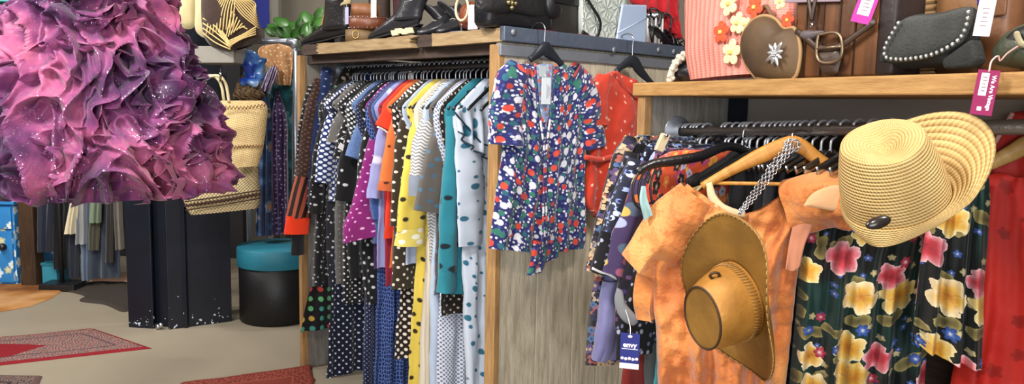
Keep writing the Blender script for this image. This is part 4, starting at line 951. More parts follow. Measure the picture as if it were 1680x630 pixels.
MB().lathe([(.001, -.002), (.08, 0), (.14, .004), (.15, .012), (.14, .01), (.08, .006), (.001, .004)], c, nn, 36, 1, .72).build('brim', plain('tan_felt', 'a98558', .9, 0, .2, 60, .2), hat)
MB().lathe([(.085, 0), (.08, .06), (.06, .09), (.001, .092)], c, d2, 30, 1, .72).build('crown', plain('tan_felt_crown', '9c7a50', .9, 0, .2, 60, .2), hat)
# belt coils
def coil(name, label, c, r, hgt, mt, turns=3, stud=None, gap=.004, squash=.75):
    t = thing(name, label, 'belt', c, 'coiled leather belts on the top shelf'); rows = []; n = 40 * turns
    ri = lambda a: r - gap * a / (2 * PI)
    prof = lambda i, z, o: V((math.cos(2 * PI * i / 40) * (ri(2 * PI * i / 40) + o), math.sin(2 * PI * i / 40) * (ri(2 * PI * i / 40) + o) * squash, z)) + V(c)
    mb = MB().grid([[prof(i, 0, 0) for i in range(n)], [prof(i, hgt * .5, .0012) for i in range(n)], [prof(i, hgt, 0) for i in range(n)]], False, [[(i * .012, v) for i in range(n)] for v in (0, .02, .04)])
    mb.build('strap', mt, t, solid=.0035)
    if stud:
        b = MB()
        for k in range(26):
            for z in (hgt * .12, hgt * .88):
                a = 2 * PI * k / 26; b.ball(V(c) + V((math.cos(a) * (r + .002), math.sin(a) * (r + .002) * squash, z)), .0042, n=6)
        b.build('stud', M_chrome, t)
    return t
cb = flat(onf(594, 60, .1))
t = coil('leather_belt', 'khaki brown belt coil at the bottom of the belt pile, with a round emblem', cb, .085, .062, plain('khaki_leather', '6d5637', .55, 0, .4, 50, .3, .2, 12))
pe = onf(590, 53, -.0) ; b = MB(); b.tube([cb + V((-.02, -.066, .034)) + V((math.cos(a) * .017, 0, math.sin(a) * .02)) for a in [PI * i / 4 for i in range(8)]], .0028, 6, closed=True); b.build('emblem', plain('brass', 'b6965a', .35, .9), t)
coil('leather_belt', 'chestnut belt coil with silver studs in the middle of the belt pile', cb + V((.03, 0, .063)), .098, .068, plain('chestnut_leather', '6b3a22', .45, 0, .5, 50, .25, .2, 10), 3, True)
coil('leather_belt', 'light brown belt coil on top of the belt pile', cb + V((.015, 0, .132)), .07, .06, plain('light_brown_leather', '7d5030', .5, 0, .45, 50, .25, .2, 10))
def card(name, label, c, right, w, hgt, mt, cat='tag', parts=(), grp=None, nrm=None, thick=.0012):
    t = thing(name, label, cat, c - UZ(hgt / 2), grp); right = V(right).normalized(); n = V(nrm) if nrm is not None else right.cross(V((0, 0, 1)))
    up = n.cross(right).normalized()
    MB().box(c, right * w / 2, n * thick, up * hgt / 2).build('card', mt, t, False)
    return t, right, n, up
F1 = (d1 * -1)
t, r_, n_, u_ = card('price_tag', 'white paper tag standing above the pile of coiled belts', onf(613, 10, .06), F1, .045, .11, M_white); 
MB().tube([onf(613, 10, .06) + u_ * .05, onf(614, -6, .08)], .001, 5).build('cord', M_cord, t)
t, r_, n_, u_ = card('price_tag', 'lavender paper tag between ankle boot and belt pile', onf(569, 26, .03), F1, .03, .085, plain('lavender_card', 'a9a4cc', .7)); 
MB().tube([onf(569, 26, .03) + u_ * .04, onf(569, 6, .06)], .001, 5).build('cord', M_cord, t)
for lb, x, col, nm in (('maroon suede ankle boot behind the black pointed pump', 640, '35171a', 'suede_boot'), ('dark brown leather boot behind the coiled belts', 600, '30211a', 'leather_boot')):
    shoe(nm, lb, flat(onf(x - 22, 50, .3)), flat(onf(x + 40, 50, .32)), onf(x + 22, -12, .32), .045, plain(nm + '_leather', col, .7, 0, .3, 50, .3), M_sole, .2, 'boot', None, None, .03)
shoe('pointed_pump', 'black pointed boot with toe towards the coiled belts', flat(onf(604, 58, .06)), flat(onf(690, 54, .1)), onf(682, -5, .1), .04, M_lea2, M_sole, .15, 'boot', None, None, .055)
for lb, x0, x1, dd, tx in (('black lace-up shoe in front of the broken shelf edge', 684, 722, .06, 706), ('black lace-up shoe nearer the wooden hoop', 716, 752, .07, 736)):
    a, b_ = flat(onf(x0, 52, dd)), flat(onf(x1, 50, dd + .12))
    t = shoe('lace_up_shoe', lb, a, a + (b_ - a).normalized() * .24, onf(tx, 8, dd + .1), .044, M_lea2, M_sole, .1, 'shoe', 'black lace-up shoes on the top shelf', None, .02)
    ax = (b_ - a).normalized(); sd = ax.cross(V((0, 0, 1))); b = MB()
    for i in range(4):
        c = a + ax * (.085 + .018 * i) + UZ(.075 + .014 * i); b.tube(cr([c - sd * .02, c + UZ(.006), c + sd * .02 + ax * .01], 8), .0022, 5)
    b.build('laces', plain('grey_lace', '8a8478', .8), t)
q = onf(758, 14, .05)
t = thing('bangle', 'large cream hoop bangle standing beside the pink tag', 'bracelet', q - UZ(.045))
MB().tube([q + F1 * (.042 * math.cos(a)) + UZ(.05 * math.sin(a)) for a in [2 * PI * i / 32 for i in range(32)]], .006, 8, closed=True).build('hoop', plain('bone', 'cbbd9d', .4), t)
q = flat(onf(757, 50, .08)); t = thing('bangle_stand', 'small clear stand holding the cream hoop bangle', 'stand', q)
MB().box(q + UZ(.004), F1 * .04, d2 * .03, UZ(.004)).build('foot', M_steel2, t, False); MB().tube([q + UZ(.006), q + UZ(.075)], .004).build('post', M_chrome, t)
tb = flat(onf(770, 48, .1)); 
mb = MB().pillow([onf(x, y, .1) for x, y in ((756, 46), (757, 14), (766, 4), (780, 4), (784, 20), (783, 46))], d2 * -1, .03, .8)
tag(mb.build('leather_purse', plain('rust_leather', '7b3f26', .5, 0, .4, 50, .3)), 'small rust leather purse behind the pink tag', 'purse')
t, r_, n_, u_ = card('price_tag', 'pale pink paper tag left of the big black handbag', onf(776, 28, .02), F1, .062, .1, plain('pink_card', 'd3b3cf', .7)); 
MB().tube([onf(776, 28, .02) + u_ * .045, onf(772, 6, .06)], .001, 5).build('cord', M_cord, t)
# black handbags along the boarded end
def ons(x, y, d): return SIDE(x, y, -d)        # d metres in from the boarded end
hbq = [(791, 42), (790, 8), (794, -26), (892, -30), (900, 0), (899, 50)]
t = thing('handbag', 'glossy black handbag with brass clasp on the corner of the wooden unit', 'bag', flat(ons(845, 44, .1)))
a = ons(786, 43, .09); b_ = ons(897, 43, .09); a.z = b_.z = ZT; L = (b_ - a); ex = L.normalized()
rows = []
for z, dp, ins in ((.002, .05, .01), (.02, .062, 0), (.08, .066, 0), (.15, .06, .004), (.2, .045, .012), (.23, .028, .02)):
    c = (a + b_) / 2 + UZ(z); hl = L.length / 2 - ins
    rows.append([c + ex * (hl * (abs(math.cos(th)) ** .35) * (1 if math.cos(th) > 0 else -1)) + d1 * (dp * (abs(math.sin(th)) ** .6) * (-1 if math.sin(th) > 0 else 1)) for th in [2 * PI * k / 40 for k in range(40)]])
MB().grid(rows, True, None, True, True).build('body', M_blackleather, t)
fl = [(791, 17), (800, 21), (846, 20), (875, 26), (893, 24), (896, -28), (794, -30)]
nS = d1 * -1
MB().pillow([SIDE(x, y, -.015) for x, y in fl], nS, .014, .6, smooth=False).build('flap', plain('matt_black_leather', '1d1d1f', .5, 0, .4, 40, .3), t)
b = MB(); cc = SIDE(840, 5, .004)
for dx, dz in ((0, 0), (.018, 0), (-.018, 0), (0, .018), (0, -.018)): b.ball(cc + ex * dx + UZ(dz), .011, n=8)
b.build('clasp', plain('antique_brass', '8d8262', .35, .9), t)
t = thing('handbag', 'boxy black handbag with long strap right of the glossy one', 'bag', flat(ons(925, 52, .12)))
a = ons(901, 52, .08); b_ = ons(955, 58, .08); a.z = b_.z = ZT; ex = (b_ - a).normalized(); L = (b_ - a).length
MB().box((a + b_) / 2 + d1 * .05 + UZ(.13), ex * L / 2, d1 * .05, UZ(.13)).build('body', plain('dark_grey_leather', '2a2826', .45, 0, .4, 40, .3), t, bevel=.012)
MB().box((a + b_) / 2 + d1 * -.004 + UZ(.19), ex * (L / 2 + .004), d1 * .006, UZ(.055)).build('flap', M_blackleather, t, bevel=.004)
MB().tube(cr([ons(952, -20, .05), ons(972, 12, .03), ons(985, 36, .03), ons(984, 50, .04), flat(ons(978, 58, .05)) + UZ(.004), ons(955, 52, .05)], 30), [.009] * 2, 6, flat=(nS, .003)).build('strap', M_blackleather, t)
MB().pillow([SIDE(x, y, -.03) for x, y in ((893, -20), (905, 4), (920, 14), (918, 26), (900, 30), (892, 12))], nS, .03, .5).build('tassel', M_black, t)
# embossed clutches
h = H('embossed_pale_leather', .5, 0, .4); base = h.mix(h.noi(3, 3), rgb('a9b3a4'), rgb('b9bec0'))
u = h.uv(); h.n('TexVoronoi', {'Vector': u, 'Scale': 13., 'Randomness': .25}, voronoi_dimensions='2D'); vn = h.last; loc = h.vm('SUBTRACT', u, vn.outputs['Position']); h.n('SeparateXYZ', {0: loc}); xy = h.last
ang = h.ma('ARCTAN2', xy.outputs[1], xy.outputs[0]); ry = h.ma('ABSOLUTE', h.ma('COSINE', h.ma('MULTIPLY', ang, 4))); h.bump(ry, .7, .006); c = h.mix(h.ma('MULTIPLY', h.ma('LESS_THAN', ry, .3), .5), base, rgb('7b857c')); M_emb = h.done(c)
def slabbag(name, label, px, d, thick, mt, cat, base_=None):
    P = [ons(x, y, d) for x, y in px]; P[0].z = ZT + .002; P[1].z = ZT + .002
    t = thing(name, label, cat, (P[0] + P[1]) / 2 - UZ(.002))
    MB().prism(P, d1 * thick).build('body', mt, t, False, bevel=.006)
    return t, P
t, P = slabbag('embossed_clutch', 'pale sage clutch embossed with flowers, standing on the steel-edged shelf', ((956, 60), (1030, 70), (1026, -10), (956, -16)), .05, .03, M_emb, 'bag')
MB().tube([P[1] + UZ(.004), P[2], P[3]], .004, 6).build('seam', plain('pale_seam', '98a39b', .6), t)
t, P = slabbag('blue_folder', 'smooth pale blue wallet leaning before the embossed clutch', ((1012, 66), (1060, 73), (1062, 8), (1022, 7)), .025, .012, plain('ice_blue_leather', '9fb0cc', .4, 0, .5, 20, .06, .08, 5), 'wallet')
b = MB(); b.tube([P[0] + nS * .001 + UZ(.03), P[2] + nS * .001 - UZ(.06)], .0025, 5); b.build('crease', plain('ice_blue_edge', 'b3c2d8', .4), t)
# red garment, lantern, sandals, red runner
q0, q1 = SIDE(905, 62, -.02), SIDE(1110, 80, -.02)
M_red = fab('scarlet_cloth', col='c0202a', trans=.1)
R = [[V((p.x, p.y, ZT + .006)) + d1 * k for p in lin([SIDE(880, 60, -.03), SIDE(1125, 80, -.03)], 4)] for k in (.0, .05, .1, .2)]
tag(MB().grid([[p + UZ(.002 * math.sin(i * 2 + j)) for j, p in enumerate(cr(r, 30))] for i, r in enumerate(R)]).build('table_runner', fab('dark_red_cloth', col='6d1018'), solid=.004), 'dark red cloth lying flat under the pale clutch and black bags', 'cloth')
mb = MB()
cloth(mb, [[ons(x, y, .16) for x, y in r] for r in (((1030, -40), (1070, -45), (1115, -40)), ((1032, -4), (1070, -8), (1113, -4)), ((1040, 6), (1066, 18), (1085, 20), (1112, 14)), ((1084, 28), (1092, 34), (1100, 36), (1111, 34)), ((1092, 50), (1098, 56), (1106, 66), (1110, 52)))], nS, .03, (4, .016), 30, 34, 5, .012).build
tag(mb.build('red_jacket', M_red), 'scarlet satin garment draped over the back of the steel-edged shelf', 'jacket')
q = flat(ons(1072, 74, .1)); t = thing('tin_lantern', 'small silver tin lantern below the scarlet garment', 'lantern', q)
MB().lathe([(.001, .0), (.045, 0), (.045, .01), (.001, .011)], q, n=24).build('base', M_chrome, t); MB().lathe([(.045, .135), (.048, .14), (.048, .165), (.001, .17)], q, n=24).build('lid', M_chrome, t)
b = MB()
for k in range(12): a = 2 * PI * k / 12; b.tube([q + V((math.cos(a) * .042, math.sin(a) * .042, .01)), q + V((math.cos(a) * .042, math.sin(a) * .042, .137))], .004, 6)
b.build('bars', M_white, t)
for lb, x0, x1, d_ in (('black high-heeled sandal in front of the tin lantern', 1066, 1112, .04), ('black sandal nearest the end of the steel-edged shelf', 1092, 1128, .1)):
    a, b_ = flat(ons(x1, 84, d_)), flat(ons(x0, 78, d_)); ax = (b_ - a).normalized(); b_ = a + ax * .22; sd = ax.cross(V((0, 0, 1))); t = thing('sandal', lb, 'shoe', (a + b_) / 2, 'black sandals on the steel-edged shelf')
    mb = MB(); mb.tube(cr([a + UZ(.006), a + ax * .08 + UZ(.01), a + ax * .15 + UZ(.05), b_ + UZ(.085)], 16), [.026, .038, .03, .028], 12, flat=((0, 0, 1), .006)); mb.build('footbed', M_black, t)
    mb = MB().tube([b_ - ax * .008, b_ + UZ(.08)], [.006, .016], 8); mb.build('heel', M_black, t)
    mb = MB()
    for f, hh in ((.04, .045), (.075, .06)): c = a + ax * f; mb.tube(cr([c - sd * .034 + UZ(.008), c - sd * .02 + UZ(hh * .8), c + UZ(hh), c + sd * .02 + UZ(hh * .8), c + sd * .034 + UZ(.008)], 14), .008, 6, flat=((0, 0, 1), .003))
    c = b_ - ax * .02 + UZ(.085); mb.tube(cr([c - sd * .028, c - sd * .026 + UZ(.07), c + ax * .035 + UZ(.085), c + sd * .026 + UZ(.07), c + sd * .028], 16), .006, 6)
    mb.build('strap', M_blackleather, t)

# ================================================================== two garments on the boarded end
def sd_(x, y, o=.03): return SIDE(x, y, o)
def side_hanger(label, apex, l, r, hooktop):
    nk = sd_(*apex, .045); t = thing('coat_hanger', label, 'hanger', nk)
    mb = MB().tube(cr([sd_(x, y, .05) for x, y in l[::-1]] + [sd_(*apex, .055)] + [sd_(x, y, .05) for x, y in r], 30), [.013, .016, .024, .032, .024, .016, .013], 10, flat=(nS, .009)); mb.build('shoulder_bar', plain('graphite_plastic', '20242c', .42), t)
    top = UC + d2 * ((nk - UC).dot(d2)) + UZ(ZT + .022); q = V((nk.x, nk.y, 0))
    MB().tube(cr([nk + UZ(.02), V((nk.x, nk.y, ZT - .03)), V((nk.x, nk.y, ZT + .01)), top + d1 * .0 + nS * .025 + UZ(.006), top + d1 * .02, top + d1 * .035 - UZ(.018)], 26), .003, 6).build('hook', M_chrome, t)
side_hanger('dark hanger holding the blue floral blouse on the boarded end', (893, 80), ((882, 88), (870, 98)), ((906, 90), (922, 106)), 0)
side_hanger('dark hanger holding the orange dotted dress on the boarded end', (1037, 100), ((1024, 106), (1010, 118)), ((1052, 118), (1072, 140)), 0)
M_bl = fab('blue_bubble_print', lambda h: h.dots(h.dots(h.dots(rgb('20245c'), ['b8bccb', '4d5690', 'a9acc0'] and [rgb('b8bccb'), rgb('40488c'), rgb('c9c9d2')], .017, .0045, .7, .3), [rgb('2f6a5e'), rgb('b23a36'), rgb('c9cad4'), rgb('24596a')], .038, .0115, .5, .5, (.3, .1), .3), [rgb('c33f30'), rgb('d2d3dc'), rgb('c8493a'), rgb('2d6b5c'), rgb('cfd0da')], .056, .0145, .5, .2, (.7, .4), .2, .95))
rows = [[(866, 103), (893, 122), (924, 104)], [(846, 106), (893, 118), (942, 116)], [(830, 120), (893, 130), (962, 136)], [(822, 170), (893, 172), (968, 180)], [(822, 236), (893, 240), (960, 244)], [(819, 300), (893, 305), (960, 305)], [(812, 350), (890, 354), (962, 352)], [(804, 408), (886, 412), (964, 405)]]
bl = cloth(MB(), [[sd_(x, y, .05) for x, y in r] for r in rows], nS, [.012, .02, .03, .035, .03, .03, .03, .03], (5, .009), 48, 60, 12, .005).build('printed_blouse', M_bl)
tag(bl, 'blue blouse with red, white and green bubble print on the boarded end', 'blouse')
sw = .0027
sleeve(MB(), [sd_(x, y, .055) for x, y in ((850, 112), (836, 140), (834, 180), (830, 238))], [20 * sw, 30 * sw, 34 * sw, 33 * sw], nS, .035, 30, 24, .008, 2, .006).build('sleeve', M_bl, bl)
sleeve(MB(), [sd_(x, y, .055) for x, y in ((936, 116), (956, 146), (968, 190), (972, 242))], [20 * sw, 30 * sw, 32 * sw, 28 * sw], nS, .035, 30, 24, .008, 5, .006).build('sleeve', M_bl, bl)
cloth(MB(), [[sd_(x, y, .09) for x, y in r] for r in (((876, 395), (898, 398)), ((872, 420), (896, 424)), ((865, 452), (888, 447)))], nS, .008, (1, .004), 12, 14, 2, .003).build('tie_end', M_bl, bl)
cloth(MB(), [[sd_(x, y, .085) for x, y in r] for r in (((896, 395), (916, 392)), ((897, 412), (917, 408)), ((894, 431), (914, 421)))], nS, .008, (1, .004), 12, 14, 3, .003).build('tie_end', M_bl, bl)
h = fab('pale_blue_inside', lambda h: h.dots(rgb('7f8db0'), [rgb('b05a55'), rgb('a9b3c8'), rgb('5f7a98')], .022, .007, .9, .3), trans=.1)
MB().pillow([sd_(x, y, .075) for x, y in ((880, 106), (893, 104), (908, 106), (905, 150), (899, 200), (893, 245), (888, 200), (883, 150))], nS, .012, .2, smooth=False).build('inside_neck', h, bl)
b = MB()
for l in (((878, 104), (880, 150), (887, 200), (893, 250), (892, 320), (890, 405)), ((912, 104), (908, 150), (902, 200), (896, 250), (896, 320), (897, 400))): b.tube(cr([sd_(x, y, .093) for x, y in l], 30), .006, 6, flat=(nS, .004))
b.build('front_edging', M_bl, bl)
MB().box(sd_(890, 117, .094), d2 * .021, nS * .001, UZ(.022)).build('neck_label', plain('silver_label', 'a9b5ba', .6), bl, False)
t, r_, n_, u_ = card('paper_tag', 'white paper tag hanging inside the neck of the blue blouse', sd_(896, 149, .105), d2, .05, .105, plain('grey_white_card', 'c9d2d8', .7), 'tag', nrm=nS)
MB().tube([sd_(896, 149, .105) + u_ * .05, sd_(893, 122, .096)], .001, 5).build('cord', M_cord, t)
for k in range(3): MB().box(sd_(897 + k * 2, 150, .107), d2 * .0012, nS * .0005, UZ(.03 - .006 * k)).build('print_line', plain('print_grey', '8b949c', .7), t, False)
# orange dotted dress
M_od = fab('orange_dots', lambda h: h.dots(h.mix(h.noi(3, 2), rgb('b32f1c'), rgb('c23a22')), rgb('d8a790'), .062, .0058, .75, .3))
rows = [[(1008, 116), (1030, 128), (1075, 146)], [(990, 122), (1030, 135), (1088, 160)], [(972, 142), (1030, 160), (1095, 180)], [(978, 190), (1030, 200), (1090, 215)], [(964, 250), (1020, 262), (1080, 270)], [(958, 290), (1018, 300), (1082, 305)], [(956, 335), (1015, 340), (1080, 345)], [(970, 352), (1002, 362), (1040, 350)]]
od = cloth(MB(), [[sd_(x, y, .05) for x, y in r] for r in rows], nS, [.012, .02, .03, .035, .03, .04, .04, .03], (3, .016), 36, 50, 22, .008).build('dotted_dress', M_od)
tag(od, 'orange red dress with small pale dots on the boarded end', 'dress')
MB().tube(cr([sd_(x, y, .09) for x, y in ((960, 258), (985, 262), (1005, 258), (1030, 268), (1070, 272))], 30), .012, 8, flat=(nS, .01)).build('waist_gather', M_od, od)
b = MB().tube(cr([sd_(x, y, .078) for x, y in ((1012, 117), (1022, 135), (1034, 152), (1050, 158))], 20), .005, 6); b.build('neck_binding', M_od, od)
sleeve(MB(), [sd_(x, y, .06) for x, y in ((992, 128), (980, 160), (978, 205))], [14 * sw, 24 * sw, 22 * sw], nS, .03, 24, 20, .008, 6, .006).build('sleeve', M_od, od)
# ================================================================== shelf unit at the right
RA = V((.384, 2.5, 0)); re = V((.436, -.9, 0)).normalized(); rg = V((re.y * -1, re.x, 0)); LR = 1.5
RFp = plane(RA, rg)
def RF(x, y, d=0): return RFp(x, y, d)             # d metres in from the shelf's front edge
ZB, ZS = 1.588, 1.63
ru = thing('shelf_unit', 'golden wooden shelf on a pipe-railed frame, full of bags', 'shelf unit', RA + re * .7 + rg * .25)
MB().slab(RA + UZ(ZB), RA + re * LR + UZ(ZB), rg * .46, UZ(ZS - ZB)).build('shelf_board', M_wood_shelf, ru, False, bevel=.004)
MB().slab(RA + re * .015 + rg * .012, RA + re * .055 + rg * .012, rg * .03, UZ(ZB)).build('post', M_wood_post_v, ru, False, bevel=.003)
MB().slab(RA + re * .02 + rg * .042, RA + re * .05 + rg * .042, rg * .4, UZ(ZB)).build('end_panel', M_wood_old_v, ru, False)
MB().slab(RA + re * .05 + rg * .43 + UZ(1.49), RA + re * LR + rg * .43 + UZ(1.49), rg * .02, UZ(ZB - 1.49)).build('back_rail', plain('warm_grey_board', 'a79e94', .8, 0, .2, 20, .1, .05, 3), ru, False)
MB().slab(RA + re * .05 + rg * .45, RA + re * LR + rg * .45, rg * .015, UZ(ZB)).build('back_panel', M_wood_dark, ru, False)
MB().slab(RA + re * .05 + rg * .36, RA + re * .09 + rg * .36, rg * .05, UZ(ZB)).build('corner_post', plain('navy_grey_steel', '232a36', .5, .4), ru, False)
MB().slab(RA + re * (LR - .03), RA + re * LR, rg * .44, UZ(ZB)).build('end_panel', M_wood_old_v, ru, False)
k0, k1 = RF(1090, 216, .15), RF(1400, 212, .15); rdir = (k1 - k0).normalized(); k0 = k0 - rdir * ((k0 - RA).dot(re) - .05) / rdir.dot(re); k1 = k0 + rdir * (LR - .08)
MB().tube([k0, k1], .0165, 14).build('rail', plain('brown_pipe', '736a62', .35, .7, .5, 40, .2), ru)
MB().lathe([(.02, .03), (.026, .028), (.028, .008), (.05, .006), (.052, 0)], k0, re, 28).build('rail_flange', M_steel2, ru)
b = MB()
for x, y in ((1085, 165), (1116, 166), (1250, 162), (1262, 161)): b.lathe([(.001, .004), (.006, .003), (.006, 0)], RF(x, y, .0), -rg, 8)
def rpos(s): return k0 + rdir * (s - .05) / rdir.dot(re)
# ---- bags on the shelf
nF = rg * -1
def rflat(p): return V((p.x, p.y, ZS))
M_hand = plain('pearl_beads', 'cdc5b4', .35, 0, .5)
c = RF(1118, 131, .1); t = thing('beaded_bag', 'small black bag with a pearl-beaded handle at the end of the golden shelf', 'bag', rflat(c))
P = cr([RF(x, y, .1) for x, y in ((1099, 131), (1103, 115), (1112, 100), (1124, 90), (1140, 88))], 18)
b = MB()
for i, p in enumerate(P): b.ball(p, .012, n=8); b.ball(p + V((.009 * math.sin(i * 2), -.004, .009 * math.cos(i * 2))), .008, n=6)
b.build('beaded_handle', M_hand, t)
MB().pillow([RF(x, y, .16) for x, y in ((1100, 134), (1104, 112), (1120, 96), (1150, 90), (1170, 134))], nF, .05, .6).build('body', M_blackleather, t)
# pink straw bag
h = H('coral_straw', .8, 0, .2); X = h.n('SeparateXYZ', {0: h.uv()}); X = h.last
rib = h.ma('ABSOLUTE', h.ma('SINE', h.ma('MULTIPLY', X.outputs[0], 135))); fine = h.ma('SINE', h.ma('MULTIPLY', X.outputs[1], 900))
c = h.mix(h.noi(5, 4), rgb('c86f66'), rgb('dd9a8c')); c = h.mix(h.ma('MULTIPLY', h.ma('LESS_THAN', rib, .2), .35), c, rgb('a8524a'))
h.bump(h.ma('ADD', rib, h.ma('MULTIPLY', fine, .06)), .6, .006); M_coral = h.done(c)
t = thing('straw_bag', 'coral pink ribbed straw bag decorated with cream and orange flowers', 'bag', rflat(RF(1215, 130, .08)))
rows = [[RF(a, y0, .09), RF((a + b_) / 2, (y0 + y1) / 2, .09), RF(b_, y1, .09)] for a, y0, b_, y1 in ((1134, -90, 1290, -125), (1130, -40, 1297, -65), (1128, 0, 1303, -8), (1129, 50, 1303, 44), (1134, 110, 1300, 98), (1138, 132, 1296, 119))]
cloth(MB(), rows, nF, [.03, .04, .05, .06, .065, .06], (1, .001), 30, 30, 3, .002, smooth=False).build('body', M_coral, t)
MB().tube(cr([RF(1165, -92, .09), RF(1180, -150, .09), RF(1215, -172, .09), RF(1250, -160, .09), RF(1262, -108, .09)], 24), .008).build('handle', M_coral, t)
def flower(x, y, r, mt, mc, parent, n=5, off=.018, rot=.3):
    c = RF(x, y, off); s = (c - CO).dot(CF) / FPX * r
    f = MB()
    for k in range(n):
        a = 2 * PI * k / n + rot; dv = re * math.cos(a) + UZ(math.sin(a)); sv = re * -math.sin(a) + UZ(math.cos(a)); pts = [c + dv * (s * u) + sv * (s * v) for u, v in ((.12, 0), (.45, .26), (.82, .3), (1.02, .0), (.82, -.3), (.45, -.26))]
        f.tube(cr(pts + [pts[0]], 20), s * .1, 6)
        f.pillow(pts, nF, s * .1, .2, 3, 16)
    o = f.build('flower', mt, parent); MB().ball(c + nF * s * .12, s * .22, n=8).build('flower_center', mc, o); return o
M_fo, M_fc, M_fy = plain('orange_petal', 'd0502f', .8), plain('cream_petal', 'dcc49a', .8), plain('yellow_bead', 'e0c060', .6)
for x, y, r, m_, q in ((1183, 53, 17, M_fo, .3), (1238, 12, 17, M_fo, .9), (1210, 38, 17, M_fc, .1), (1196, 6, 19, M_fc, .6), (1200, 86, 20, M_fc, .2), (1222, 40, 12, M_fc, .8), (1292, 33, 13, M_fo, .1), (1280, 3, 12, M_fc, .5)): flower(x, y, r, m_, M_fy, t, 5, .018, q)
# heart shaped bag
t = thing('heart_bag', 'dark brown heart-shaped leather bag with a silver edelweiss', 'bag', rflat(RF(1262, 128, .03)))
ol = [(1240, 128), (1226, 108), (1217, 84), (1220, 55), (1234, 34), (1254, 26), (1272, 31), (1288, 47), (1303, 46), (1312, 70), (1312, 100), (1304, 127)]
h = H('brown_suede', .6, 0, .3); M_heart = h.done(h.ramp(h.noi(4, 4), [(.35, rgb('3a2c20')), (.6, rgb('5f4a33'))])); h.bump(h.noi(50, 3), .2, .005)
MB().pillow([RF(x, y, .02) for x, y in ol], nF, .035, .8).build('body', M_heart, t)
MB().tube(cr([RF(x, y, .02) for x, y in ol + [ol[0]]], 60), .005, 6).build('binding', plain('tan_binding', '9a7a52', .7), t)
b = MB(); b.tube(cr([RF(1240, 40, .02), RF(1248, 20, .03), RF(1256, 10, .03), RF(1264, 22, .03), RF(1275, 36, .02)], 16), .006, 6); b.build('strap_loop', plain('brown_strap', '5b4028', .6), t)
def edel(x, y, r, parent, off):
    c = RF(x, y, off); s = (c - CO).dot(CF) / FPX * r; f = MB()
    for k in range(9):
        a = 2 * PI * k / 9 + .2; q = 1 if k % 2 else .8; dv = re * math.cos(a) + UZ(math.sin(a)); sv = re * -math.sin(a) + UZ(math.cos(a))
        f.pillow([c + dv * (s * u * q) + sv * (s * v) for u, v in ((.1, .08), (.5, .17), (1.0, .0), (.5, -.17), (.1, -.08))], nF, s * .12, .3, 3, 14)
    for k in range(7):
        a = 2 * PI * k / 6; d_ = 0 if k == 6 else .17; f.ball(c + re * (s * d_ * math.cos(a)) + UZ(s * d_ * math.sin(a)) + nF * s * .12, s * .1, n=8)
    return f.build('edelweiss', plain('silver_metal', 'c3c4c6', .3, .8), parent)
edel(1271, 88, 23, t, -.018)
# satchel
h = H('brown_satchel_leather', .5, 0, .4); h.bump(h.noi(40, 4), .25, .005); M_sat = h.done(h.ramp(h.noi(3, 5, h.vm('MULTIPLY', h.ob(), (6, 6, 1))), [(.35, rgb('3c2414')), (.65, rgb('6d4526'))]))
t = thing('satchel', 'brown leather satchel with a crossed strap and a rectangular buckle', 'bag', rflat(RF(1370, 124, .08)))
q0, q1 = RF(1299, 125, .03), RF(1440, 120, .03); q0.z = q1.z = ZS + .001
MB().slab(q0, q1, rg * .1, UZ(.26)).build('body', M_sat, t, bevel=.008)
for x in (1318, 1345, 1372, 1398): 
    a = rflat(RF(x, 122, .028)); MB().tube([a + UZ(.004), a + UZ(.22)], .002, 5).build('seam', plain('dark_stitch', '2c1a0e', .8), t)
MB().slab(rflat(RF(1432, 120, .026)), rflat(RF(1462, 118, .026)), rg * .1, UZ(.25)).build('gusset', plain('dark_gusset', '241a18', .5, 0, .4, 30, .2), t, bevel=.01)
fl = [RF(x, y, .024) for x, y in ((1290, -12), (1290, 5), (1380, 3), (1380, -14))]
MB().prism(fl, rg * -.006).build('flap', plain('mauve_trim', '8b7a86', .6), t, False, bevel=.002)
M_strap = plain('dark_brown_strap', '3a2a20', .45, 0, .5, 40, .2)
b = MB(); b.tube(cr([RF(1306, 50, .014), RF(1322, 62, .012), RF(1342, 78, .012), RF(1376, 76, .012), RF(1404, 58, .014), RF(1436, 34, .016)], 24), [.008] * 2, 6, flat=(nF, .003)); b.build('strap', M_strap, t)
b = MB(); b.tube(cr([RF(1326, -8, .018), RF(1330, 18, .016), RF(1332, 34, .016)], 10), .005, 6); b.tube(cr([RF(1340, -8, .018), RF(1334, 18, .016), RF(1331, 34, .016)], 10), .005, 6); b.build('tie', M_strap, t)
b = MB().tube(cr([RF(x, y, .008) for x, y in ((1343, 57), (1372, 54), (1379, 60), (1380, 92), (1374, 99), (1346, 101), (1341, 94), (1341, 62))], 40)[:-1], .004, 6, closed=True); b.tube([RF(1341, 80, .008), RF(1380, 76, .008)], .0035, 6); b.build('buckle', plain('bronze_buckle', '8a7660', .35, .8), t)
MB().pillow([RF(x, y, .02) for x, y in ((1342, 98), (1342, 84), (1378, 80), (1380, 98), (1374, 121), (1350, 123))], nF, .012, .4, smooth=False).build('tongue', M_strap, t)
MB().pillow([RF(x, y, .018) for x, y in ((1311, 60), (1316, 52), (1336, 50), (1352, 52), (1344, 60), (1322, 66))], nF, .012, .4).build('knot', plain('grey_knot', '5b5357', .5), t)
MB().tube(cr([RF(1330, 40, .014), RF(1333, 38, .013), RF(1332, 43, .013), RF(1329, 44, .013)], 8), .003, 5).build('hook_clasp', M_chrome, t)
M_mag2 = plain('magenta_card', 'b02c92', .6); M_dmag = plain('deep_magenta_card', '85184f', .55); M_sticker = plain('white_sticker', 'e6dfdf', .7); M_ink = plain('white_ink', 'ece4ee', .7); M_grey = plain('grey_ink', '8a8088', .7)
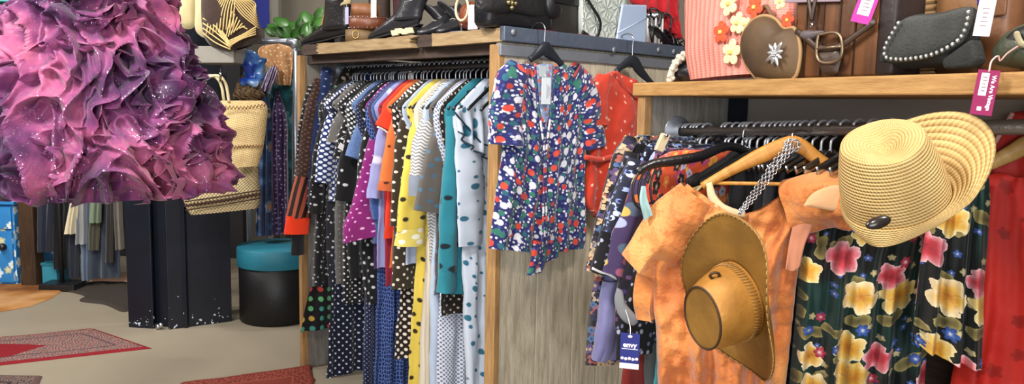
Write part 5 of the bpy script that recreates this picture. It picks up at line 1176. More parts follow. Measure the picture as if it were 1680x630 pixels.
def rtag(label, c, tilt, w, hgt, mt, stick, cordpts, txt=None):
    t = thing('price_tag', label, 'tag', c - UZ(hgt / 2)); n = (CO - c); n.z = 0; n.normalize(); n = (n + nF * .6).normalized(); rt = V((0, 0, 1)).cross(n).normalized(); rt, up = rt * math.cos(tilt) + UZ(math.sin(tilt)), UZ(math.cos(tilt)) - rt * math.sin(tilt)
    MB().box(c, rt * w / 2, n * .0008, up * hgt / 2).build('card', mt, t, False)
    sx, sy, sw_, sh_ = stick; sc_ = c + rt * sx * w + up * sy * hgt + n * .0012
    s = MB().box(sc_, rt * sw_ * w / 2, n * .0004, up * sh_ * hgt / 2).build('sticker', M_sticker, t, False)
    b = MB()
    for k in range(5): b.box(sc_ + up * (sh_ * hgt * (.32 - .15 * k)) + n * .0006 + rt * (.03 * w * (k % 2)), rt * sw_ * w * (.3 - .05 * (k % 3)), n * .0002, up * .0012)
    b.build('print_lines', M_grey, t, False)
    MB().tube(cr([c + up * hgt * .46 + n * .002] + cordpts, 20), .0016, 6).build('cord', plain('pink_cord', 'd8a7a0', .7), t)
    if txt: text(txt, txt_size, c + rt * .28 * w + n * .0014, up * -1, rt, M_ink, t, bold=.0003); MB().box(c + rt * -.12 * w - up * .36 * hgt + n * .001, rt * w * .1, n * .0003, up * hgt * .045).build('logo', M_ink, t, False)
txt_size = .0098
rtag('bright magenta price tag on the brown leather satchel', RF(1420, 12, .01), -.28, .042, .07, M_mag2, (0, .1, .62, .7), [RF(1428, -14, .012)])
# bamboo bag, brown bags behind
h = H('bamboo_weave', .6, 0, .3); X = h.n('SeparateXYZ', {0: h.uv()}); X = h.last; w_ = h.ma('ABSOLUTE', h.ma('SINE', h.ma('MULTIPLY', X.outputs[1], 210))); c = h.mix(h.noi(20, 3), rgb('9a7448'), rgb('cba676')); h.bump(w_, .7, .008); M_bamb = h.done(h.mix(h.ma('MULTIPLY', h.ma('LESS_THAN', w_, .25), .6), c, rgb('5a3c20')))
t = thing('bamboo_bag', 'ribbed bamboo bag standing behind the grey studded clutch', 'bag', rflat(RF(1486, 100, .2)))
q0, q1 = RF(1450, 100, .17), RF(1535, 95, .17); q0.z = q1.z = ZS + .001
MB().slab(q0, q1, rg * .1, UZ(.24)).build('body', M_bamb, t, bevel=.015)
b = MB().tube(cr([RF(1490, 2, .165), RF(1500, 10, .16), RF(1512, 4, .16), RF(1506, -10, .165)], 14), .004, 6); b.build('clasp', plain('brown_clasp', '4b3322', .5), t)
for lb, x0, x1, d_, col, hh in (('tan leather bag behind the grey studded clutch', 1530, 1604, .15, '7a5634', .2), ('large brown leather bag behind the white price tag', 1600, 1648, .14, '6c4930', .24), ('dark brown leather bag behind the olive bag', 1640, 1720, .2, '3f2a1c', .26)):
    t = thing('leather_bag', lb, 'bag', rflat(RF((x0 + x1) / 2, 100, d_ + .04))); mt = plain('bag_leather_' + col, col, .45, 0, .45, 35, .25, .15, 6)
    q0, q1 = RF(x0, 95, d_), RF(x1, 90, d_); q0.z = q1.z = ZS + .001
    MB().slab(q0, q1, rg * .09, UZ(hh)).build('body', mt, t, bevel=.018)
    MB().slab(q0 + UZ(hh * .5) + (q1 - q0) * .03, q0.lerp(q1, .97) + UZ(hh * .5), rg * -.008, UZ(hh * .5)).build('flap', mt, t, bevel=.003)
    MB().tube(cr([q0 + UZ(hh * .9), q0.lerp(q1, .25) + UZ(hh + .06), q0.lerp(q1, .75) + UZ(hh + .06), q1 + UZ(hh * .9)], 20), .007).build('handle', M_strap, t)
# grey studded clutch
M_gs = plain('charcoal_suede', '2d2e2d', .9, 0, .2, 160, .35, .35, 30)
t = thing('studded_clutch', 'charcoal grey suede clutch with studded flap edge on the golden shelf', 'bag', rflat(RF(1520, 115, .06)))
MB().pillow([RF(x, y, .06) for x, y in ((1440, 116), (1440, 98), (1462, 60), (1482, 32), (1545, 20), (1600, 13), (1611, 34), (1606, 76), (1594, 106), (1520, 112))], nF, .05, .7).build('body', M_gs, t)
fp = [(1447, 92), (1462, 62), (1480, 33), (1540, 24), (1596, 14), (1594, 40), (1582, 66), (1560, 82), (1530, 94), (1490, 102), (1458, 102)]
MB().pillow([RF(x, y, .018) for x, y in fp], nF, .022, .5).build('flap', plain('charcoal_flap', '3d3f3d', .9, 0, .2, 160, .35, .35, 30), t)
M_stud = plain('pewter_stud', 'a4a5a3', .35, .7)
E_ = cr([RF(x, y, -.004) for x, y in ((1474, 38), (1462, 58), (1452, 78), (1452, 92), (1470, 97), (1495, 96), (1530, 89), (1556, 77), (1576, 62), (1586, 40), (1589, 20))], 27)
for p in E_: MB().ball(p, .0046, (1, .6, 1), 8).build('stud', M_stud, t)
MB().prism([RF(x, y, -.0) for x, y in ((1542, 98), (1592, 62), (1600, 100), (1590, 111), (1545, 114))], rg * .04).build('side_fold', M_gs, t, bevel=.01)
rtag('white and violet price tag between the clutch and the brown bag', RF(1616, 26, .0), -.1, .028, .075, plain('white_tag_card', 'ded7e4', .7), (0, -.05, .7, .7), [RF(1618, 2, .005), RF(1616, -14, .01)])
MB().pillow([RF(x, y, .06) for x, y in ((1604, 10), (1606, -10), (1632, -10), (1630, 10), (1622, 14))], nF, .01, .4).build('ribbon_bow', plain('violet_ribbon', '3b2f8a', .5), t)
# olive bag
t = thing('olive_bag', 'dark olive green leather pouch with a rope trim at the shelf end', 'bag', rflat(RF(1675, 104, .06)))
MB().pillow([RF(x, y, .05) for x, y in ((1636, 110), (1634, 84), (1648, 62), (1672, 44), (1705, 34), (1725, 60), (1725, 108))], nF, .045, .7).build('body', plain('olive_leather', '3d4234', .4, 0, .45, 40, .3, .2, 8), t)
MB().pillow([RF(x, y, .02) for x, y in ((1642, 72), (1660, 52), (1690, 40), (1720, 44), (1716, 70), (1690, 78), (1664, 92))], nF, .014, .4).build('flap', plain('black_flap', '171815', .4, 0, .5), t)
P = cr([RF(x, y, .0) for x, y in ((1668, 56), (1672, 66), (1676, 72), (1684, 74), (1700, 66))], 16); b = MB()
for i, p in enumerate(P): b.ball(p, .006, n=6)
b.build('rope_trim', plain('rope', '8d8468', .8), t)
rtag('magenta shop tag hanging over the front of the golden shelf', RF(1616, 152, -.03), -.1, .036, .083, M_dmag, (-.12, .18, .36, .5), [RF(1627, 100, -.02), RF(1638, 92, -.005), RF(1640, 100, .0), RF(1652, 88, .0), RF(1676, 72, .0)], 'We Are Vintage')

# ================================================================== clothes on the right rail
RH = 'hanger with a chrome hook and black arms on the rail under the golden shelf'
rh0 = None
for s in (.1, .115, .14, .155, .17, .2, .285, .3, .33, .36, .375, .39, .42, .45, .46, .48, .5, .52, .535, .555, .57, .59, .62, .65, .68, .72, .76, .8, .85, .9, .95):
    q = rpos(s) - UZ(.075)
    if rh0 is None: rh0 = hanger(RH, 'hangers under the golden shelf', q, rg, .2, .075, .075, plain('black_velvet', '121214', .8), 'coat_hanger', .006)
    elif s < .48: dup(rh0, q)
    elif s == .48: rs0 = hanger('short-armed hanger with a chrome hook on the rail behind the orange dress', 'short hangers behind the orange dress', q, rg, .09, .03, .075, M_chrome, 'clip_hanger', .004)
    else: dup(rs0, q)
RB = {}
M_blk = fab('black_jersey', col='0e0e11'); M_blk2 = fab('charcoal_jersey', col='1a1a1f')
def rgarment(name, cat, label, s, mt, edge, t=.02, folds=(3, .01), sl=None, w=None, st=.03, group='clothes on the rail under the golden shelf', top=.1):
    rp = rpos(s); pl = plane(rp, re); rows = []
    for x, y in edge:
        p = pl(x, y); a = min((p - rp).dot(rg), -.04); c = V((rp.x, rp.y, p.z)); rows.append([c + rg * a, c, c - rg * min(a * -1, .24) * -1])
    c = V((rp.x, rp.y, rp.z - top)); rows.insert(0, [c - rg * .06, c, c + rg * .06])
    o = cloth(MB(), rows, -re if False else re, t, folds, 22, 40, int(s * 300), .006).build(name, mt); tag(o, label, cat, group)
    if sl:
        P = [pl(x, y, .014) for x, y in sl]; sc_ = (P[0] - CO).dot(CF) / FPX / .8
        sleeve(MB(), P, [k * sc_ for k in w], re, st, 20, 24, .008, int(s * 99), .006).build('sleeve', mt, o)
    return o, pl
def multi(name, base, pal, sp, r, jit=.9, fl=False):
    def f(h):
        b = rgb(base)
        for i, c in enumerate(pal):
            k = 1 - .25 * i
            b = h.flowers(b, sp * k, r * k, 5, [[(0, rgb(x[1])), (.45, rgb(x[0])), (1, rgb(x[0]))] for x in c], jit, (i * .37, i * .21), .85) if fl else h.dots(b, [rgb(x[0]) for x in c], sp * k, r * k, jit, .3, (i * .37, i * .2), .5, .8)
        return b
    return fab(name, f)
M_dark = multi('dark_abstract_print', '100d12', [[('9a8770', '2a1c20'), ('4a3a60', 'b09a80'), ('8a4a40', '18141a')], [('3f5a80', '101018'), ('b89c78', '101018'), ('22203a', '101018')]], .034, .019, .9, True)
M_leo = multi('blue_leopard_print', '14172a', [[('8a9ccc', 'x'), ('b4bede', 'x'), ('6478b0', 'x')], [('1a2040', 'x'), ('10142a', 'x')]], .019, .0095)
M_hex = multi('hexagon_print', '3a2c50', [[('c86a2c', 'x'), ('4a5a70', 'x'), ('b0522c', 'x'), ('7a8ac0', 'x')], [('b8a050', 'x'), ('8a4a60', 'x'), ('98a0d0', 'x')]], .05, .0225, .5)
M_hot = multi('hot_floral_print', 'c04a24', [[('d8652c', 'e0b040'), ('c43a3a', 'e8c850'), ('d09a3a', 'b8341c'), ('b04070', 'd8a040')], [('b9b4c8', '1c1820'), ('1c1820', 'c8b090'), ('d87a3a', 'e8d060')]], .042, .021, .8, True)
M_purp = multi('purple_black_print', '16101c', [[('5a3a5c', 'x'), ('7a4a58', 'x'), ('3a2a58', 'x')]], .02, .0085)
M_bwp = multi('black_white_print', '0f0f14', [[('9a9cb0', 'x'), ('6a6c88', 'x')]], .02, .006)
rgarment('printed_dress', 'dress', 'long dark abstract-print dress hanging furthest left under the golden shelf', .12, M_dark, [(1042, 222), (1018, 256), (1004, 320), (994, 390), (980, 450), (968, 540), (964, 602)], .028, (3, .014), [(1034, 226), (1014, 280), (1002, 340), (990, 420), (984, 448)], [9, 13, 15, 18, 19])
o, pl = rgarment('printed_blouse', 'blouse', 'black blouse with a white-edged sleeve tip beside the abstract-print dress', .15, M_bwp, [(1050, 230), (1030, 290), (1012, 360), (1004, 440)], .02, (3, .01), [(1036, 250), (1020, 320), (1004, 390), (993, 448)], [10, 15, 18, 21])
sc_ = 2.3 / FPX / .8
b = MB().tube(cr([pl(x, y, .05) for x, y in ((972, 440), (984, 446), (998, 450), (1012, 458))], 12), .004, 6); b.build('hem_edging', M_white, o)
rgarment('leopard_blouse', 'blouse', 'blue leopard-print blouse sleeve against the orange dotted dress', .19, M_leo, [(1060, 236), (1040, 290), (1022, 360), (1016, 420)], .02, (3, .01), [(1044, 262), (1030, 310), (1018, 350), (1008, 384)], [10, 14, 18, 19])
o, pl = rgarment('scarf', 'scarf', 'violet blue satin scarf hanging low below the dark print sleeve', .14, fab('violet_satin', lambda h: h.mix(h.noi(9, 3), rgb('50568a'), rgb('8a84a8')), rough=.4), [(1040, 250), (1020, 360), (995, 450), (984, 520), (978, 592)], .02, (2, .012), [(1000, 460), (998, 510), (990, 560), (982, 592)], [10, 12, 14, 8])
rgarment('hexagon_blouse', 'blouse', 'blouse with orange, blue and violet hexagon print next to the orange dress', .24, M_hex, [(1076, 244), (1052, 290), (1034, 370), (1020, 440), (1012, 480)], .022, (3, .012), [(1066, 268), (1046, 330), (1030, 390), (1014, 452)], [12, 18, 22, 22])
rgarment('printed_dress', 'dress', 'dark purple-print dress under the hexagon blouse', .27, M_purp, [(1080, 250), (1056, 330), (1036, 430), (1024, 500), (1018, 542)], .024, (3, .012), [(1056, 400), (1044, 450), (1036, 500), (1034, 538)], [16, 20, 23, 22])
rgarment('floral_blouse', 'blouse', 'hot orange and pink flower-print blouse under the black padded hanger', .345, M_hot, [(1122, 246), (1084, 256), (1062, 280), (1052, 325), (1056, 376)], .02, (3, .01), top=.075)
rgarment('printed_dress', 'dress', 'black and white print dress carrying the navy blue tag', .31, M_bwp, [(1086, 260), (1062, 360), (1030, 470), (1012, 520), (1006, 588)], .02, (3, .01))
rgarment('long_skirt', 'skirt', 'long taupe and grey skirt between the navy tag and the orange dress', .30, fab('taupe_ombre', lambda h: h.mix(h.noi(4, 3), rgb('5c4f48'), rgb('3e525c'))), [(1100, 260), (1080, 400), (1062, 500), (1056, 600), (1054, 700)], .022, (3, .01))
rgarment('red_dress', 'dress', 'dark red dress showing below the navy blue tag', .29, fab('dark_red_jersey', col='6e1712'), [(1080, 300), (1040, 480), (1022, 600), (1016, 700)], .016)
rgarment('long_skirt', 'skirt', 'turquoise skirt edge next to the hem of the orange dress', .33, fab('turquoise_jersey', col='3a8790'), [(1110, 300), (1094, 440), (1078, 540), (1070, 620), (1064, 700)], .012)
for s, lb, x in ((.42, 'black top with its shoulder under the wooden hanger', 1150), (.46, 'black dress below the row of chrome hooks', 1190), (.5, 'charcoal dress seen through the neckline of the orange dress', 1235)):
    rgarment('black_dress' if s > .44 else 'black_blouse', 'dress' if s > .44 else 'top', lb, s, M_blk if s != .5 else M_blk2, [(x + 60, 262), (x + 46, 330), (x + 40, 430), (x + 40, 640)], .028, (3, .014))
# black padded hanger carrying the flower blouse, wooden clip
rp = rpos(.38); pl = plane(rp, re); t = thing('padded_hanger', 'black satin padded hanger over the flower-print blouse', 'hanger', rp - UZ(.07))
near = [pl(x, y, .03) for x, y in ((1196, 240), (1150, 256), (1105, 264), (1068, 270), (1044, 282))]
MB().tube(cr([near[0] + rg * .16 - UZ(.06)] + near, 28), [.009, .012, .013, .014, .014, .011], 10).build('shoulder_bar', M_blackleather, t)
b = MB()
for k in range(4): b.tube(cr([pl(1052 + 9 * k, 276 - 3 * k, .035), pl(1040 + 9 * k, 300 + 2 * k, .035), pl(1040 + 11 * k, 330 + 2 * k, .035), pl(1056 + 9 * k, 350 - 10 * k, .03)], 14), .0035, 6)
b.build('straps', M_black, t)
MB().tube(cr([near[0], rp - UZ(.05), rp - UZ(.02) - rg * .022, rp + UZ(.022), rp + rg * .022], 16), .003, 6).build('hook', M_chrome, t)
rp = rpos(.36); pl = plane(rp, re); c0 = pl(1086, 234, .03)
t = thing('wooden_clip', 'pale wooden clip on the shoulder of the flower-print blouse', 'clip', c0 - UZ(.03))
MB().box(c0, (pl(1092, 220, .03) - c0), re * .006, (pl(1092, 236, .03) - c0) * 1.0).build('jaw', plain('pale_clip_wood', 'b9a88a', .6), t, False, bevel=.002)
MB().tube([c0 + re * .012 + (pl(1090, 222, .03) - c0), c0 - re * .012 + (pl(1090, 222, .03) - c0)], .005).build('spring', M_chrome, t)
R = [[pl(x, y, .07) for x, y in r] for r in (((1052, 306), (1058, 305)), ((1048, 330), (1062, 328)), ((1056, 362), (1068, 350)))]
tag(cloth(MB(), R, re, .006, (1, .003), 10, 16, 4, .003).build('ribbon', fab('aqua_satin', col='8fb2b4', rough=.4)), 'pale aqua satin ribbon hanging below the black padded hanger', 'ribbon')
# grey neck label and the navy tag
rp = rpos(.3); pl = plane(rp, re)
R = [[pl(x, y, .06) for x, y in r] for r in (((1012, 472), (1020, 474)), ((1010, 500), (1034, 505)), ((1022, 528), (1044, 530)))]
c = atY(1033, 576, 2.02)
t = thing('brand_tag', 'navy blue cardboard tag with white lettering hanging below the print dresses', 'tag', c - UZ(.05))
n = V((-.25, -1, 0)).normalized(); rt = V((0, 0, 1)).cross(n); up = UZ(1); M_navyc = plain('navy_card', '1a2470', .55)
cw, ch = .052, .1
MB().box(c, rt * cw / 2, n * .0009, up * ch / 2).build('card', M_navyc, t, False)
MB().box(c - up * (ch * .42) + n * .001, rt * cw / 2, n * .0004, up * ch * .075).build('white_strip', M_sticker, t, False)
text('envy', .02, c + up * .017 + n * .0014, rt, up, M_ink, t, bold=.0006)
b = MB(); b.box(c + up * .006 + n * .0012, rt * cw * .42, n * .0002, up * .0008)
b.build('rule', M_ink, t, False)
b = MB()
for k in range(5): b.lathe([(.0001, .0012), (.0043, .001), (.0044, 0)], c + rt * (-.0195 + .0098 * k) - up * (.021 + .0015 * (k % 2)) + n * .0009, n, 14)
b.build('badge_row', M_ink, t); 
MB().lathe([(.0001, .0011), (.005, .001), (.0051, 0)], c + up * .041 + n * .0009, n, 14, 1.2, .8).build('punch_hole', M_ink, t)
MB().tube(cr([c + up * .042 + n * .003, c + up * .06, atY(1030, 520, 2.06), atY(1018, 486, 2.1)], 14), .0012, 5).build('cord', M_cord, t)
tag(MB().pillow([atY(x, y, 2.08) for x, y in ((1012, 472), (1020, 476), (1026, 496), (1046, 526), (1040, 534), (1022, 526), (1011, 508), (1008, 490))], (-.2, -1, 0), .006, .5).build('neck_label', plain('grey_satin_label', '77797d', .5)), 'grey satin neck label above the navy blue tag', 'label')

# ================================================================== orange dress on the wooden hanger
OP = plane(atY(1300, 240, 1.96), (-.28, -1, 0)); ON = OP.n
if ON.y > 0: ON = -ON
def op(x, y, o=0): return OP(x, y, -o)
h = H('orange_silk', .6, 0, .35)
g = h.noi(5, 5); c = h.ramp(g, [(.3, rgb('a85828')), (.5, rgb('c67638')), (.72, rgb('d99c5a'))]); c = h.mix(h.ma('MULTIPLY', h.ma('GREATER_THAN', h.noi(34, 3), .6), .35), c, rgb('a84e22'))
h.bump(h.ma('ADD', h.noi(16, 5), h.ma('MULTIPLY', h.noi(60, 3), .3)), .5, .03); h.b.inputs['Sheen Weight'].default_value = .3; M_ods = h.done(c)
M_wh = wood('honey_hanger_wood', 'c98f45', 'a06a2a', (1, 8), 8, .4, False, .1)
t = thing('wooden_hanger', 'honey-coloured wooden hanger with a trouser bar inside the orange dress', 'hanger', op(1300, 240))
bar = [op(x, y, .0) for x, y in ((1152, 306), (1195, 282), (1245, 257), (1285, 240), (1301, 235), (1316, 241), (1338, 258), (1368, 276), (1400, 292))]
MB().tube(cr(bar, 44), [.011, .013, .015, .02, .022, .02, .017, .014, .012], 12, flat=(ON, .011)).build('shoulder_bar', M_wh, t)
MB().tube([op(1160, 300), op(1392, 304)], .0052, 10).build('trouser_bar', M_wh, t)
rr_ = rpos(.5); a = op(1300, 232); rp = V((a.x, a.y, a.z)); k = min((rpos(.3 + i * .005) for i in range(120)), key=lambda q: (V((q.x, q.y, 0)) - V((a.x, a.y, 0))).length)
MB().tube(cr([a - UZ(.004), a + UZ(.02), (a + k) / 2 + UZ(.012), k - UZ(.0) + (a - k).normalized() * .024, k + UZ(.021), k - (a - k).normalized() * .022], 24), .003, 6).build('hook', M_chrome, t)
rows = [[(1128, 300), (1176, 334), (1216, 352), (1288, 318), (1375, 282)], [(1102, 330), (1160, 366), (1214, 378), (1300, 350), (1372, 330)], [(1084, 395), (1150, 410), (1208, 420), (1270, 410), (1322, 392)], [(1072, 465), (1140, 480), (1200, 485), (1258, 480), (1308, 460)], [(1076, 545), (1140, 550), (1196, 552), (1248, 552), (1300, 545)], [(1078, 640), (1136, 642), (1190, 644), (1240, 644), (1290, 640)], [(1068, 900), (1134, 905), (1190, 905), (1244, 905), (1300, 900)]]
od = cloth(MB(), [[op(x, y) for x, y in r] for r in rows], ON, [.014, .035, .05, .05, .05, .05, .06], (4, .03), 80, 110, 31, .02, .25).build('silk_dress', M_ods); tag(od, 'wide crumpled orange dress on the wooden hanger', 'dress')
sleeve(MB(), [op(x, y, .015 * -1) for x, y in ((1142, 318), (1100, 370), (1070, 415), (1050, 440))], [.05, .07, .066, .056], ON, [.05, .055, .05, .045], 40, 36, .014, 3, .012).build('sleeve', M_ods, od)
sleeve(MB(), [op(x, y, .02) for x, y in ((1092, 420), (1070, 460), (1064, 500), (1066, 522))], [.045, .048, .04, .03], ON, [.04, .045, .04, .03], 36, 26, .014, 9, .012).build('sleeve_puff', M_ods, od)
sleeve(MB(), [op(x, y, -.02) for x, y in ()] + [op(1306, 338, -.01), op(1345, 330, -.06), op(1376, 328, -.09), op(1402, 334, -.11)], [.075, .072, .066, .062], ON, [.05, .055, .05, .04], 40, 36, .012, 14, .01).build('sleeve', M_ods, od)
R = [[op(x, y, -.06) for x, y in r] for r in (((1300, 372), (1318, 366), (1336, 368)), ((1294, 400), (1306, 400), (1322, 396)), ((1288, 440), (1298, 444), (1312, 436)))]
cloth(MB(), R, ON, .006, (1, .004), 14, 16, 3, .004).build('sleeve_lining', fab('dusty_pink_lining', col='b5785c'), od)
MB().tube(cr([op(x, y, -.02) for x, y in ((1163, 300), (1170, 326), (1186, 342), (1210, 350), (1222, 352))], 26), [.008, .012, .012, .008], 8, flat=(ON, .006)).build('cream_facing', fab('cream_facing', col='d2bd94'), od)
h = fab('cream_embroidery', lambda h: h.mix(h.noi(30, 3), rgb('d9a878'), rgb('dfb48a')))
MB().pillow([op(x, y, -.135) for x, y in ((1318, 338), (1330, 320), (1352, 308), (1380, 304), (1396, 316), (1398, 338), (1372, 346), (1344, 342))], ON, .006, .4).build('embroidered_patch', h, od)
R = [[op(x, y, .07) for x, y in r] for r in (((1110, 318), (1160, 300)), ((1062, 370), (1110, 350)), ((1038, 402), (1080, 390)))]
cloth(MB(), R, ON, .01, (2, .006), 18, 22, 7, .005).build('shoulder_lining', fab('pale_yellow_lining', col='c4b07c'), od)
# chain
t = thing('chain', 'tangled silver chain tying the leather hat to the wooden hanger', 'chain', op(1260, 290))
M_ch = plain('silver_chain', 'c9ccd2', .22, 1)
rng = random.Random(4); b = MB()
for st_ in range(4):
    P = cr([op(1297 + st_ * 2, 232 + st_ * 3, -.03), op(1268 + st_ * 5, 270 + rng.uniform(-4, 4), -.04), op(1246 + st_ * 4, 300, -.06), op(1228 + st_ * 3, 326, -.08), op(1212 + st_ * 1.2, 350, -.1)], 27)
    for i in range(26):
        c = (P[i] + P[i + 1]) / 2; d = (P[i + 1] - P[i]).normalized(); a_ = (ON if (i + st_) % 2 else d.cross(ON)).normalized(); L_ = (P[i + 1] - P[i]).length * .72
        b.tube([c + d * (L_ * math.cos(q)) + a_ * (.0042 * math.sin(q)) for q in [2 * PI * k / 10 for k in range(10)]], .0014, 5, closed=True)
P = [op(1300 + 11 * math.cos(q), 238 + 9 * math.sin(q), -.022) for q in [2 * PI * k / 14 for k in range(14)]]
for i in range(14):
    c = P[i]; d = (P[(i + 1) % 14] - P[i - 1]).normalized(); a_ = (ON if i % 2 else d.cross(ON)).normalized()
    b.tube([c + d * (.006 * math.cos(q)) + a_ * (.004 * math.sin(q)) for q in [2 * PI * k / 10 for k in range(10)]], .0014, 5, closed=True)
b.build('links', M_ch, t)

# ================================================================== hats
def hatmesh(o, u, f, cr_, top, hgt, brim, hfun, crownmod=None, n=72):
    """o crown base centre, u up, f front; cr_/top/brim = (side, front) radii; returns crown rows, brim rows"""
    u = V(u).normalized(); f = V(f); f = (f - u * f.dot(u)).normalized(); s = f.cross(u)
    crown = []; K = 18
    for i in range(K + 1):
        q = i / K; row = []
        for j in range(n):
            a = 2 * PI * j / n; ca, sa = math.cos(a), math.sin(a)
            if q < .62:
                z = hgt * (q / .62) * .93; m = q / .62; rs = cr_[0] + (top[0] - cr_[0]) * m ** 1.3 + .004 * math.sin(PI * m); rf = cr_[1] + (top[1] - cr_[1]) * m ** 1.3 + .004 * math.sin(PI * m)
            else:
                m = (q - .62) / .38; k = math.cos(m * PI / 2); rs, rf = top[0] * max(k, .001) ** .8, top[1] * max(k, .001) ** .8; z = hgt * (.93 + .07 * math.sin(m * PI / 2))
            x, y = rs * ca, rf * sa
            if crownmod: x, y, z = crownmod(x, y, z, q, a)
            row.append(V(o) + s * x + f * y + u * z)
        crown.append(row)
    br = []; K2 = 14
    for i in range(K2 + 1):
        q = i / K2; row = []
        for j in range(n):
            a = 2 * PI * j / n; ca, sa = math.cos(a), math.sin(a)
            rs, rf = cr_[0] + (brim[0] - cr_[0]) * q, cr_[1] + (brim[1] - cr_[1]) * q
            x, y, z = hfun(rs * ca, rf * sa, q, a)
            row.append(V(o) + s * x + f * y + u * z)
        br.append(row)
    return crown, br, (s, f, u)
def huv(rows, n=72):
    out = []; d = 0
    for i, r in enumerate(rows):
        if i: d += sum((r[j] - rows[i - 1][j]).length for j in range(0, n, 8)) / (n / 8)
        out.append([(j / n * .6, d) for j in range(n + 1)])
    return out
h = H('plaited_straw', .62, 0, .35); X = h.n('SeparateXYZ', {0: h.uv()}); X = h.last
row_ = h.ma('ABSOLUTE', h.ma('SINE', h.ma('MULTIPLY', X.outputs[1], PI / .0068))); bra = h.ma('SINE', h.ma('ADD', h.ma('MULTIPLY', X.outputs[0], 900), h.ma('MULTIPLY', X.outputs[1], 500)))
hh = h.ma('ADD', row_, h.ma('MULTIPLY', bra, .25)); h.bump(hh, .55, .006)
c = h.mix(h.noi(22, 4), rgb('b08c50'), rgb('d4b67c')); c = h.mix(h.ma('MULTIPLY', h.ma('LESS_THAN', row_, .3), .5), c, rgb('8a6630')); c = h.mix(h.ma('MULTIPLY', h.ma('GREATER_THAN', bra, .6), .25), c, rgb('ecd7a0')); M_straw = h.done(c)
so = atY(1470, 326, 1.50)
su, sf = V((-.43, -.34, .84)), V((0, -.92, -.4))
def sbrim(x, y, q, a):
    ca, sa = -math.cos(a), math.sin(a); w_ = .8 * ca - .6 * sa
    z = (.105 * q ** 1.25 if w_ > 0 else .035 * q) * w_
    kx = 1 + q * (.22 if ca > 0 else -.42) * abs(ca); ky = 1 - .18 * q * (sa > 0) * sa
    return x * kx, y * ky, z
def scrown(x, y, z, q, a):
    d = max(0, q - .62) / .38
    z -= .035 * d ** 1.5 * math.exp(-(x / .03) ** 2) * (1 if True else 0)
    k = 1 - .10 * max(0, y / .1) * min(1, q * 1.4); return x * k, y, z
C_, B_, ax_ = hatmesh(so, su, sf, (.098, .098), (.075, .084), .145, (.155, .124), sbrim, scrown)
t = thing('straw_hat', 'golden plaited straw hat with curled brim hanging before the green dress', 'hat', so)
MB().grid(C_, True, huv(C_), False, True).build('crown', M_straw, t)
MB().grid(B_, True, huv(B_)).build('brim', M_straw, t, solid=.004)
cc = atY(1441, 365, 1.36)
b = MB().ball((0, 0, 0), 1, n=20); fx = (atY(1462, 358, 1.36) - cc); nn = V((-.1, -.9, .35)).normalized(); fx = fx - nn * fx.dot(nn); fy = nn.cross(fx).normalized() * (fx.length * .48)
b.v = [cc + fx * p.x + fy * p.y + nn * (.008 * p.z) for p in b.v]
b.build('concho', plain('dark_horn', '2b2522', .2, .2, .6), t)
# leather hat
lo = atY(1214, 490, 1.80); lu, lf = V((-.86, -.40, -.32)), V((0.03, -.2, 1))
def lbrim(x, y, q, a):
    ca, sa = math.cos(a), math.sin(a)
    return x * (1 - .12 * q * ca * ca), y + .0 * q, q ** 1.5 * (.05 * ca * ca - .012 * sa * sa) + .006 * math.sin(5 * a) * q
def lcrown(x, y, z, q, a):
    d = max(0, q - .62) / .38; z -= .012 * d; return x, y + .0, z * (1 - .10 * y / .1)
C_, B_, ax_ = hatmesh(lo, lu, lf, (.080, .100), (.064, .080), .125, (.17, .225), lbrim, lcrown)
h = H('mustard_leather', .5, 0, .4); c = h.ramp(h.noi(9, 6), [(.3, rgb('8a5c20')), (.55, rgb('a97630')), (.78, rgb('c08f48'))]); h.bump(h.ma('ADD', h.noi(14, 4), h.ma('MULTIPLY', h.noi(90, 3), .3)), .3, .012); M_must = h.done(c)
h = H('olive_brown_leather', .5, 0, .4); c = h.ramp(h.noi(8, 6), [(.3, rgb('6d4c1c')), (.6, rgb('8c652a')), (.8, rgb('a17a3e'))]); h.bump(h.noi(60, 4), .25, .006); M_oliv = h.done(c)
t = thing('leather_hat', 'mustard brown leather hat hanging by a chain in front of the orange dress', 'hat', lo)
nK = 13
MB().grid(C_[:nK], True, huv(C_[:nK])).build('crown', M_must, t)
MB().grid(C_[nK - 1:], True, huv(C_[nK - 1:]), False, True).build('crown_top', M_oliv, t)
MB().grid(B_, True, huv(B_)).build('brim', M_oliv, t, solid=.003)
M_dst = plain('dark_thong', '3a2616', .6); M_lst = plain('tan_lacing', '9b7540', .7)
MB().tube([p + V(lu) * .001 for p in C_[nK - 1]], .0028, 6, closed=True).build('piping', M_dst, t)
b = MB(); R = B_[-1]
for j in range(len(R)):
    p = R[j]; q = B_[-2][j]; p2 = R[(j + 1) % len(R)]; b.tube([p + V(lu) * .003, (p * .6 + q * .4 + p2 * .0) + V(lu) * .004, p2 + V(lu) * .003], .0013, 5)
b.build('edge_lacing', M_lst, t)
b = MB(); S = C_[1]; S2 = C_[3]
for j in range(0, 72): b.tube([S[j] + (S[j] - lo).normalized() * .002, S2[(j + 1) % 72] + (S2[j] - lo).normalized() * .002], .0012, 5)
b.build('band_lacing', M_lst, t)
c = C_[6][18] * .5 + C_[8][18] * .5; c = c + (c - lo).normalized() * .006
MB().tube([c + V((math.cos(q) * .011, -.004 * math.sin(q), math.sin(q) * .008)) for q in [2 * PI * k / 12 for k in range(12)]], .0035, 6, closed=True).build('knot', M_dst, t)

